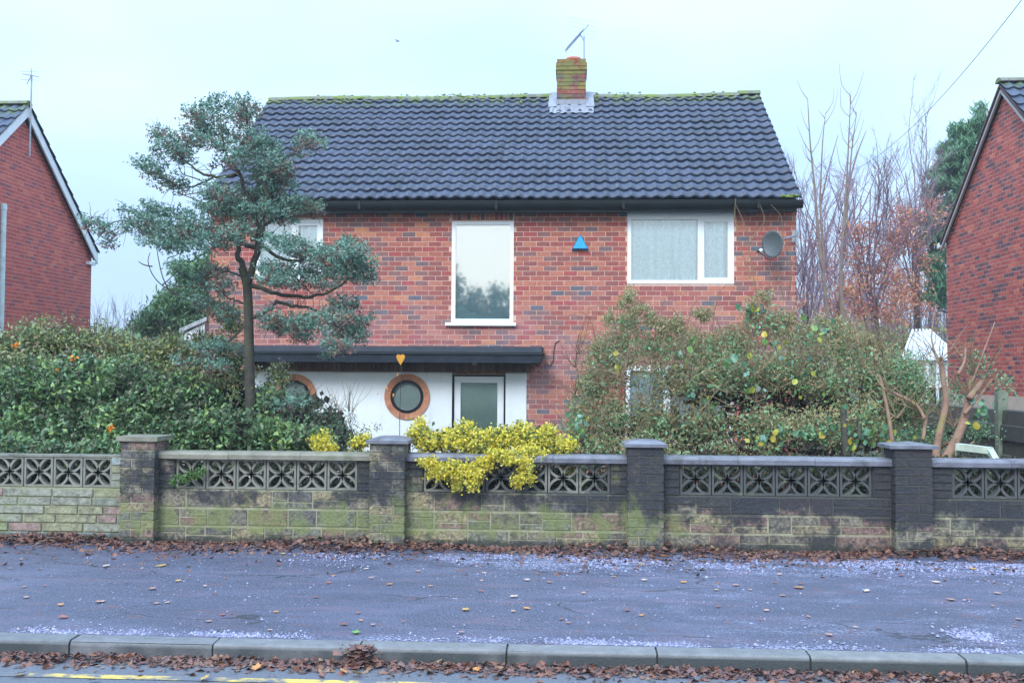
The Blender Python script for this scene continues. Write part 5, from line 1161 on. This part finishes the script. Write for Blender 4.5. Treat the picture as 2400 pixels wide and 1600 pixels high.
C = clusters([(2300,880,12,26,36,.15),(2255,850,12,30,20,.15),(2240,820,12,24,24,.15),(2150,1000,12.1,50,40,.2),(2240,990,12.2,50,40,.25),(2100,1000,12.2,40,40,.2),(2200,900,12.2,40,40,.2),(2120,880,12.3,50,60,.25),(2080,840,12.4,50,60,.3)], 1.8, 8, .05, .8); foliage('leaves', C, rs(len(C),.03,.05), gr_m, pt, .5, (0,-.3,.4))
# --- bare saplings and autumn trees beyond the house -------------------------------
def stem_things():
    for lab, Y, stems in (('tall bare sapling with two straight stems just right of the house roof', 24, [([(1903,760),(1898,700),(1893,650),(1878,520),(1870,420),(1861,330),(1855,228)],.058,.008),([(1893,650),(1890,560),(1884,470),(1886,400),(1890,320),(1896,262)],.036,.006)]),
                          ('tallest bare sapling, second one right of the house roof', 25, [([(1938,760),(1934,690),(1932,620),(1938,520),(1944,430),(1949,330),(1954,220)],.058,.008),([(1938,540),(1948,450),(1955,360),(1962,300),(1968,260)],.03,.006)])):
        t = thing('sapling', lab, 'tree', tuple(P(stems[0][0][0][0]*K, 800*K, Y)))
        sts = []
        for i, (pts, r0, r1) in enumerate(stems):
            q = smooth(PL(pts, Y), 4); mb = MB(); mb.tube(q, r0, r1, n=8); mb.build('trunk' if i == 0 else 'stem', bark_pale if False else mat_sap, t, smooth=True); sts += [tuple(v) for v in q[6:]]
        mb = MB()
        for k in range(26):
            a = Vector(random.choice(sts)); s = random.choice((-1,1)); L_ = random.uniform(.25,.9); pts = [a, a+Vector((s*L_*.20, random.uniform(-.2,.2), L_*.35)), a+Vector((s*L_*.32, random.uniform(-.3,.3), L_*.9))]; mb.tube(smooth(pts,2), .010, .003, n=4)
        for (x0,y0,x1,y1,x2,y2) in ((1890,560,1930,450,1945,370),(1885,470,1900,400,1925,310),(1935,560,1985,470,2022,375),(1935,580,1960,500,1968,415),(1898,600,1930,540,1960,480),(1950,420,1970,350,1990,300)):
            if (x0 < 1915) == (Y == 24): mb.tube(smooth(PL([(x0,y0),(x1,y1),(x2,y2)], Y),3), .026, .006, n=5)
        mb.build('branches', bark_p, t, kind='stuff')
mat_sap = mat('sapling_bark', (.21,.16,.14), .85, nscale=5, namt=.3, bump=.4, stains=[((.25,.26,.10), greenst(.5,.5,2,5))])
stem_things()
aut_m = leafm('autumn_leaf', [(1,(.55,.17,.11)),(1,(.64,.26,.14)),(1,(.46,.18,.18)),(1,(.60,.36,.15)),(1,(.55,.20,.15))], .7, .25, .5)
def branchy(mb, base, top, r, depth, side=.55):
    a, b = Vector(base), Vector(top); L_ = (b-a).length; m_ = a.lerp(b,.5)+Vector(tuple(rdir(1)[0]*L_*.06)); pts = smooth([a, m_, b], 3); mb.tube(pts, r, r*.4, n=5 if r > .02 else 3, cap=False)
    if depth == 0: return
    for k in range(5 if depth > 1 else 5):
        t = random.uniform(.2,.97); q = a.lerp(b, t); d = (b-a).normalized() + Vector(tuple(rdir(1)[0]*side)); d.z = abs(d.z)+.05; d.normalize()
        branchy(mb, q, q+d*L_*random.uniform(.28,.55), r*.5, depth-1, side)
def autumn_tree(lab, x, ybase, ytop, Y, w_, n, leafy, cols):
    t = thing('autumn_tree', lab, 'tree', tuple(P(x*K, 800*K, Y))); base = P(x*K, ybase*K, Y); base.z = -.4
    fork = P((x+random.uniform(-5,5))*K, (ybase-80)*K, Y); mb = MB(); mb.tube(smooth([base, base.lerp(fork,.5)+Vector((.1,0,0)), fork],3), .10, .07, n=8); mb.build('trunk', bark, t, smooth=True)
    mb = MB()
    for k in range(n):
        u = -1+2*(k+.5)/n; a = base.lerp(fork, random.uniform(.5,1)); b = P((x+u*w_)*K, (ytop+abs(u)**2*70+random.uniform(-12,30))*K, Y+random.uniform(-1,1)); branchy(mb, a, b, .034, 3, .6)
    mb.build('branches', bark_p, t, kind='stuff')
    if leafy:
        bl = [(x+random.uniform(-w_,w_)*.9, random.uniform(ytop+65, ybase-10), Y, random.uniform(22,44), random.uniform(16,34), 1.0) for _ in range(leafy)]
        C = clusters(bl, 3.0, 4, .10, .9); foliage('leaves', C, rs(len(C),.07,.12), cols, t, .6)
autumn_tree('autumn tree with rusty orange leaves between the saplings and the pine', 2010, 760, 425, 30, 85, 8, 42, aut_m)
autumn_tree('nearly leafless reddish tree left of the dark pine', 2100, 760, 395, 32, 70, 7, 26, aut_m)
autumn_tree('purple-brown leafless tree against the right corner of the brick house', 1850, 770, 470, 28, 60, 7, 3, aut_m)
autumn_tree('thin purplish leafless tree behind the first sapling', 1925, 770, 470, 33, 60, 6, 8, aut_m)
dist = thing('distant_woodland', 'mass of twiggy winter woodland far behind the thicket', 'woodland', tuple(P(2000*K, 760*K, 45))); dist['kind'] = 'stuff'
mb = MB()
for k in range(230):
    x = random.uniform(1780,2240); a = P(x*K, 900*K, random.uniform(38,50)); b = P((x+random.uniform(-25,25))*K, random.uniform(600,780)*K, a.y); branchy(mb, a, b, .035, 1, .5)
mb.build('twig_mass', mat('distant_twig', (.22,.17,.22), .9), dist, kind='stuff')
C = clusters([(2040,800,36,220,60,2),(1950,780,36,100,40,2)], 2.2, 5, .3, .8); foliage('undergrowth', C, rs(len(C),.15,.3), tk_m, dist, .5)
# --- pine ---------------------------------------------------------------------------
pn = thing('pine_tree', 'tall dark green pine rising behind the right hand house gable', 'tree', tuple(P(2230*K, 800*K, 36)))
base = P(2235*K, 800*K, 36); base.z = -.4; tp = P(2262*K, 250*K, 36)
mb = MB(); mb.tube([base, base.lerp(tp,.5), tp], .28, .06, n=8); mb.build('trunk', bark, pn, smooth=True)
PB = [(2248,262,8,20),(2262,285,20,20),(2240,290,14,16),(2210,305,22,12),(2195,300,10,12),(2225,322,26,16),(2195,335,26,14),(2165,345,20,12),(2205,360,34,16),(2170,372,24,12),(2225,385,36,18),(2180,400,36,16),(2150,402,18,12),(2215,420,40,18),(2160,430,32,16),(2135,440,16,12),(2200,455,40,18),(2160,475,34,18),(2205,490,34,16),(2130,500,24,16),(2170,515,36,18),(2150,545,34,20),(2125,560,20,14),(2165,580,30,22),(2150,610,24,22),(2130,600,20,14),(2165,640,20,22),(2150,665,22,16),(2160,690,20,14),(2120,680,20,8)]
mb = MB()
for (x,y,rx,ry) in PB:
    c = P(x*K,y*K,36); a = base.lerp(tp, max(.05,min(.98,(c.z-1.0-base.z)/(tp.z-base.z)))); mb.tube(smooth([a, a.lerp(c,.6)-Vector((0,0,.15)), c],3), .05, .02, n=5)
mb.build('limbs', bark, pn, kind='stuff')
pm_ = leafm('pine_needle', [(1,(.04,.09,.06)),(1,(.07,.18,.10)),(1,(.11,.25,.13)),(1,(.06,.13,.08))], .7, .05, .7)
C = clusters([(x+random.uniform(-rx,rx)*.8,y+random.uniform(-ry,ry)*.8,36+random.uniform(-.8,.8),rx*.35,ry*.42,.5) for x,y,rx,ry in PB for _ in range(9)], 14, 10, .07, .7); foliage('needles', C, rs(len(C),.22,.36), pm_, pn, .17, (0,0,1.1))
# --- background conifer on the left ---------------------------------------------------
bc = thing('background_conifer', 'feathery green conifer hedge behind the shed left of the brick house', 'tree', tuple(P(430*K, 800*K, 24)))
bm2 = leafm('feathery_conifer_leaf', [(1,(.05,.10,.07)),(1,(.08,.18,.11)),(1,(.12,.25,.13)),(1,(.16,.28,.10)),(1,(.07,.15,.11))], .7, .1, .9)
BB = [(470,620,24,28),(440,640,26,26),(415,615,14,20),(490,660,30,34),(450,690,44,34),(410,690,40,30),(375,715,34,22),(345,735,26,16),(420,735,60,24),(480,720,40,40),(500,600,20,24),(335,750,24,10),(360,750,40,14)]
C = clusters([(x,y,24+random.uniform(-.6,.8),rx,ry,.7) for x,y,rx,ry in BB], 13, 9, .09, .55); foliage('foliage', C, rs(len(C),.10,.20), bm2, bc, .25, (0,0,.6))
C = clusters([(x,y,24.4,rx*.9,ry*.9,.4) for x,y,rx,ry in BB], 6, 5, .1, .55); foliage('inner_growth', C, rs(len(C),.12,.24), bm2, bc, .4)
mb = MB(); b0 = P(450*K,800*K,24); b0.z = -.4; mb.tube([b0, P(460*K,620*K,24.2)], .12, .03, n=7); mb.build('trunk', bark, bc)
ds_ = thing('distant_tree', 'faint bare twigs of a distant tree in the gap beside the left neighbour', 'tree', tuple(P(250*K, 780*K, 60)))
mb = MB()
for k in range(26): x = random.uniform(215,330); branchy(mb, P(x*K, 800*K, 60), P((x+random.uniform(-12,12))*K, random.uniform(690,750)*K, 60), .035, 1, .5)
mb.build('branches', mat('hazy_twig', (.30,.33,.38), .9), ds_, kind='stuff')
hz = thing('distant_hedge', 'low distant hedge line far behind the gap on the left', 'hedge', tuple(P(270*K, 830*K, 48)))
C = clusters([(x, 790, 48, 60, 26, 1.5) for x in range(-60,560,50)], 3, 5, .3, .7); foliage('leaves', C, rs(len(C),.3,.5), hedge_m, hz, .6)
# --- garden growth behind the screen blocks ----------------------------------------------
gd = thing('undergrowth', 'dark weedy undergrowth seen through the pierced blocks behind the wall', 'undergrowth', (0, 10.8, 0)); gd['kind'] = 'stuff'
n_ = 52000; C = np.stack([rs(n_,-6,6.5), rs(n_,10.2,11.3), rs(n_,0,1)*.92-.1], 1); foliage('leaves', C, rs(n_,.05,.11), leafm('undergrowth_leaf', [(1,(.018,.022,.012)),(1,(.035,.045,.02)),(1,(.07,.055,.03)),(1,(.05,.09,.035)),(1,(.10,.07,.045))], .7, .05), gd, .5, (0,0,.6))
# --- thin stem with orange heart leaves --------------------------------------------------
hs = thing('climbing_stem', 'thin upright stem topped by one bright orange heart-shaped leaf before the canopy', 'plant', tuple(P(918*K, 1005*K, 11.5)))
mb = MB(); mb.tube(smooth(PL([(918,1010),(918,960),(920,900),(922,850),(921,810)], 11.5),4), .0045, .003, n=5); mb.build('stem', bark, hs)
ol = mat('orange_leaf', (.80,.36,.03), .5, nscale=30, namt=.15, trans=.25)
HV = [(0,.52),(.18,.62),(.38,.60),(.50,.42),(.46,.18),(.28,-.15),(.08,-.48),(0,-.62),(-.08,-.48),(-.28,-.15),(-.46,.18),(-.50,.42),(-.38,.60),(-.18,.62)]
for (x, y, s, rz, sq) in ((920,826,.100,0,1),(913,861,.035,.5,.5),(889,892,.045,.9,.45),(903,908,.035,-.4,.6),(868,905,.03,.6,.4)):
    c = P(x*K, y*K, 11.46); V = [(c.x, c.y-.003, c.z)] + [(c.x+(vx*math.cos(rz)-vy*math.sin(rz))*s*sq, c.y+.010*abs(vx), c.z+(vx*math.sin(rz)+vy*math.cos(rz))*s) for vx, vy in HV]
    me = bpy.data.meshes.new('leaf'); me.from_pydata(V, [], [(0,1+i,1+(i+1)%14) for i in range(14)]); me.update(); fin('leaf', me, ol, hs)
# ------------------------------------------------------------------ fallen leaves
lit_m = leafm('brown_litter', [(1,(.035,.022,.02)),(1,(.07,.035,.03)),(1,(.18,.08,.065)),(1,(.05,.03,.03)),(1,(.24,.10,.06)),(1,(.14,.085,.09)),(1,(.30,.18,.10)),(1,(.06,.035,.033))], .6, .05, 5)
def litter(name, lab, n, fx, fy, fz, a=.05, b=.10, m=lit_m):
    lo_s, hi_s = a*.45, b*1.15
    X = fx(n); Y_ = fy(n, X); Z_ = fz(n, X, Y_); C = np.stack([X,Y_,Z_],1); V, T = leaf_geo(C, lo_s+(hi_s-lo_s)*RNG.random(n)**1.7, .75, (0,0,0), .3, flat=(0,0,1)*1)
    V = V.reshape(n,4,3); c = V.mean(1, keepdims=True); V = c + (V-c)*[1,1,.55]; V[:,:,2] = np.maximum(V[:,:,2], Z_.min()+.001 if False else V[:,:,2])
    o = fin(name, npmesh(name, V.reshape(-1,3), T), m, None, kind='stuff'); return tag(o, lab, 'leaves')
wob = lambda X: .07*np.sin(X*1.3)+.05*np.sin(X*3.1+1)
litter('leaf_litter', 'drift of brown fallen leaves along the foot of the front wall', 8500, lambda n: rs(n,-8,8), lambda n, X: 9.80-np.abs(RNG.normal(size=n))*(.22+wob(X)) , lambda n, X, Y_: .014+np.clip((Y_-9.4)/.4,0,1)*RNG.random(n)*.085*(.6+.5*np.sin(X*2.2)), .04, .085)
litter('loose_leaf_litter', 'thin scatter of brown leaf scraps spreading from the wall over the pavement', 700, lambda n: rs(n,-6,6), lambda n, X: 9.55-np.abs(RNG.normal(size=n))*.5, lambda n, X, Y_: np.full(n,.012), .03, .07)
litter('gutter_leaf_litter', 'brown wet leaves lying in the gutter against the kerb', 3600, lambda n: rs(n,-3.8,3.8), lambda n, X: YK0-.015-np.abs(RNG.normal(size=n))*.10, lambda n, X, Y_: -.088+np.clip((Y_-6.0)/.15,0,1)*RNG.random(n)*.028, .03, .07)
hp = PZ(832*K, 1490*K, -.02)
litter('leaf_heap', 'small dark heap of wet leaves piled against the kerb edge', 190, lambda n: hp.x+RNG.normal(size=n)*.055, lambda n, X: YK0-.02+RNG.normal(size=n)*.04, lambda n, X, Y_: rs(n,-.09,.02), .04, .08)
V = [(0,-.5,0),(.16,-.34,.02),(.38,-.30,.05),(.26,-.05,.03),(.46,.15,.06),(.2,.2,.02),(0,.52,.07),(-.2,.22,.03),(-.44,.16,.05),(-.27,-.06,.02),(-.36,-.30,.06),(-.15,-.33,.02),(0,0,.0)]
LC = [('orange', (.50,.22,.07)), ('golden yellow', (.46,.29,.09)), ('pinkish brown', (.42,.24,.19)), ('reddish', (.30,.10,.07)), ('pale buff', (.50,.38,.33)), ('dark brown', (.20,.08,.06))]
LM = []
for nm, cc in LC:
    fl = bpy.data.meshes.new('fallen_leaf'); fl.from_pydata(V, [], [(12,i,(i+1)%12) for i in range(12)]); fl.materials.append(mat(nm.replace(' ','_')+'_leaf', cc, .55, nscale=30, namt=.3)); fl.update(); LM.append(fl)
used_l = set()
ZN = [(321,'left of the first pillar'),(620,'right of the first pillar'),(880,'left of the second pillar'),(1200,'right of the second pillar'),(1500,'left of the third pillar'),(1800,'right of the third pillar'),(2120,'left of the fourth pillar'),(9999,'right of the fourth pillar')]
def put_leaf(x, y, s, ci, gutter=False):
    zn = next(t for m_, t in ZN if x*K < m_); sz = 'large' if s > .085 else ('small' if s < .055 else 'medium')
    dp = 'in the gutter' if gutter else ('beside the drift' if y < 1325 else ('mid pavement' if y < 1395 else 'close to the kerb'))
    lb = f"{sz} {LC[ci][0]} leaf lying {dp}, {zn}"
    if lb in used_l: return
    used_l.add(lb)
    c = PZ(x*K, y*K, -.08 if gutter else .010); o = link('fallen_leaf', LM[ci]); o.location = c
    o.scale = (s, s*random.uniform(.6,.9), s*random.uniform(.3,.8)) if not gutter else (s,s,s)
    t_ = .6 if gutter else .10; o.rotation_euler = (random.uniform(-t_,t_), random.uniform(-t_,t_), random.uniform(0,6.28))
    tag(o, lb, 'leaf', 'fallen leaves in the gutter' if gutter else 'fallen leaves scattered on the pavement')
spots = [(1835,1348,.11,0),(1525,1275,.09,0),(1070,1398,.09,1),(1210,1330,.08,4),(2065,1386,.13,0),(1990,1355,.09,4),(2310,1305,.10,1),(1700,1275,.07,1),(2235,1305,.08,1),(1950,1360,.09,0),(1645,1353,.06,1),(1210,1395,.07,0),(895,1340,.07,0),(370,1298,.12,1),(410,1332,.07,1),(560,1305,.10,1),(245,1298,.10,4),(1690,1342,.07,2),(1180,1368,.09,4),(350,1350,.09,2),(2070,1320,.08,3),(2150,1335,.09,4),(2185,1375,.10,2),(1570,1335,.07,0),(620,1445,.05,2),(790,1432,.08,5),(145,1415,.09,3),(1060,1450,.06,2),(1905,1455,.07,2),(1480,1330,.08,4),(650,1270,.06,1),(880,1275,.06,1),(1340,1360,.06,2),(1790,1318,.07,2),(2290,1360,.08,2),(60,1370,.06,2),(230,1380,.10,2),(480,1425,.06,2),(1290,1420,.06,3),(1440,1400,.07,5),(1760,1400,.06,2),(2020,1440,.06,3),(960,1310,.06,2),(2340,1420,.07,2)]
for q in spots: put_leaf(*q)
for k in range(75): put_leaf(random.uniform(20,2340), 1290+random.random()**1.5*150, random.uniform(.035,.07), random.choice((0,2,2,3,4,5)))
for i, (x, y) in enumerate(((985,1540),(1095,1535),(1140,1545),(1620,1535),(1540,1540),(1955,1540),(1980,1535),(2010,1545),(820,1545),(590,1530),(790,1540),(45,1545),(215,1560),(470,1555),(1890,1528),(2160,1530))): put_leaf(x, y, random.uniform(.06,.09), (1,0,0,3,5,1,1,2)[i % 8], True)
fl = LM[0]
c = PZ(818*K, 1450*K, .012); o = link('fallen_leaf', fl); o.location = c; o.scale = (.07,.07,.05); me2 = fl.copy(); me2.materials.clear(); me2.materials.append(mat('fresh_green_leaf', (.12,.32,.06), .5)); o.data = me2; tag(o, 'fresh bright green leaf lying alone on the pavement near the kerb', 'leaf')
# ------------------------------------------------------------------ across the road, behind the camera (mirrored in the landing window)
rt = leafm('roadside_leaf', [(1,(.05,.09,.06)),(1,(.09,.14,.08)),(1,(.12,.16,.10))], .7, .1, .5)
for i, (x, y, h_, r_, lab) in enumerate(((-9.5,-16,10.5,3.0,'tall leafy tree across the road mirrored at the left of the landing window'),(-6.9,-18,8.2,1.7,'smaller roadside tree across the road beside the tall one'),(-4.2,-19,6.6,2.0,'rounded roadside tree across the road mirrored low in the window'),(-1.0,-20,8.2,2.2,'spreading tree across the road mirrored at the right of the window'))):
    t = thing('roadside_tree', lab, 'tree', (x, y, 0)); mb = MB(); mb.tube([(x,y,-.1),(x+.1,y,h_*.5),(x,y,h_*.8)], .16, .05, n=8); mb.build('trunk', bark, t)
    n_ = 240; u = rdir(n_)*(RNG.random((n_,1))**.4)*[r_, r_, h_*.42]+[x, y, h_*.57]; C = np.repeat(u, 26, 0)+RNG.normal(size=(n_*26,3))*.22; foliage('crown', C, rs(len(C),.16,.30), rt, t, .6)
hb = thing('roadside_hedge', 'long clipped hedge across the road behind the viewer', 'hedge', (0,-13,0)); n_ = 9000; C = np.stack([rs(n_,-25,25), rs(n_,-13.6,-12.4), rs(n_,0,2.2)],1); foliage('leaves', C, rs(n_,.15,.3), rt, hb, .6)

# frosty slush crumbs on the pavement: real little lumps
def crumbs(name, lab, n, fx, fy, a, b):
    X = fx(n); Y_ = fy(n, X); k = (np.sin(X*2.1+1)+np.sin(X*5.3)+.8*np.sin(X*11+Y_*9)+.8*np.sin(Y_*13+X*3)) > RNG.uniform(-1.6,2.2,n); X, Y_ = X[k], Y_[k]; n = len(X)
    s = rs(n,a,b)*(RNG.random(n)**1.5+.35); th = rs(n,0,6.28); base = np.stack([X,Y_,np.full(n,.002)],1); V = []
    for j in range(4):
        q = th+j*math.pi/2; r_ = s*rs(n,.7,1.3); V.append(base+np.stack([np.cos(q)*r_, np.sin(q)*r_, np.zeros(n)],1))
    V.append(base+np.stack([np.zeros(n),np.zeros(n),s*rs(n,.5,1.0)],1)); V = np.stack(V,1).reshape(-1,3); i = np.arange(n)[:,None]*5
    T = np.concatenate([i+[[j,(j+1)%4,4]] for j in range(4)],1).reshape(-1,3)
    tag(fin(name, npmesh(name, V, T), bpy.data.materials.get('frost_crumb') or mat('frost_crumb', pal=[(1,(.17,.18,.29)),(1,(.36,.37,.54)),(1,(.13,.11,.17)),(1,(.24,.24,.38))], rnd='island', const=False, rough=.6), None, kind='stuff'), lab, 'frost')
crumbs('frost_crumbs', 'pale lavender frosty crumbs edging the leaf drift on the right of the pavement', 19000, lambda n: -2.6+8.8*RNG.random(n)**.75, lambda n, X: 9.38-np.abs(RNG.normal(size=n))*.30-.05*np.sin(X*1.7), .004, .014)
crumbs('scattered_frost_crumbs', 'thin scatter of frosty specks over the whole pavement', 4500, lambda n: rs(n,-4.5,6), lambda n, X: rs(n,6.5,9.3), .004, .010)
crumbs('kerb_frost_crumbs', 'line of frosty crumbs along the back of the kerb', 9000, lambda n: rs(n,-3.6,4.2), lambda n, X: YK1+.02+np.abs(RNG.normal(size=n))*.07, .004, .012)
crumbs('frost_patch', 'small pale frosty patch near the kerb at the right', 900, lambda n: PZ(2215*K,1450*K,0).x+RNG.normal(size=n)*.09, lambda n, X: 6.75+RNG.normal(size=n)*.10, .005, .013)
# ------------------------------------------------------------------ winter haze volume, added to lift the shadows towards blue
mb = MB(); mb.box(-940, 940, -940, 940, -1.6, 15)
hz_m = bpy.data.materials.new('shadow_lift_haze'); hz_m.use_nodes = True; n = hz_m.node_tree.nodes; n.clear()
o_ = n.new('ShaderNodeOutputMaterial'); pv = n.new('ShaderNodeVolumePrincipled'); pv.inputs['Color'].default_value = (.80,.88,1,1); pv.inputs['Density'].default_value = .0013; pv.inputs['Anisotropy'].default_value = 0
hz_m.node_tree.links.new(pv.outputs[0], o_.inputs['Volume'])
hzo = mb.build('haze', hz_m, kind='stuff'); tag(hzo, 'thin pale blue haze added over the whole street to lift the shadows', 'haze')
SC.cycles.volume_bounces = 0
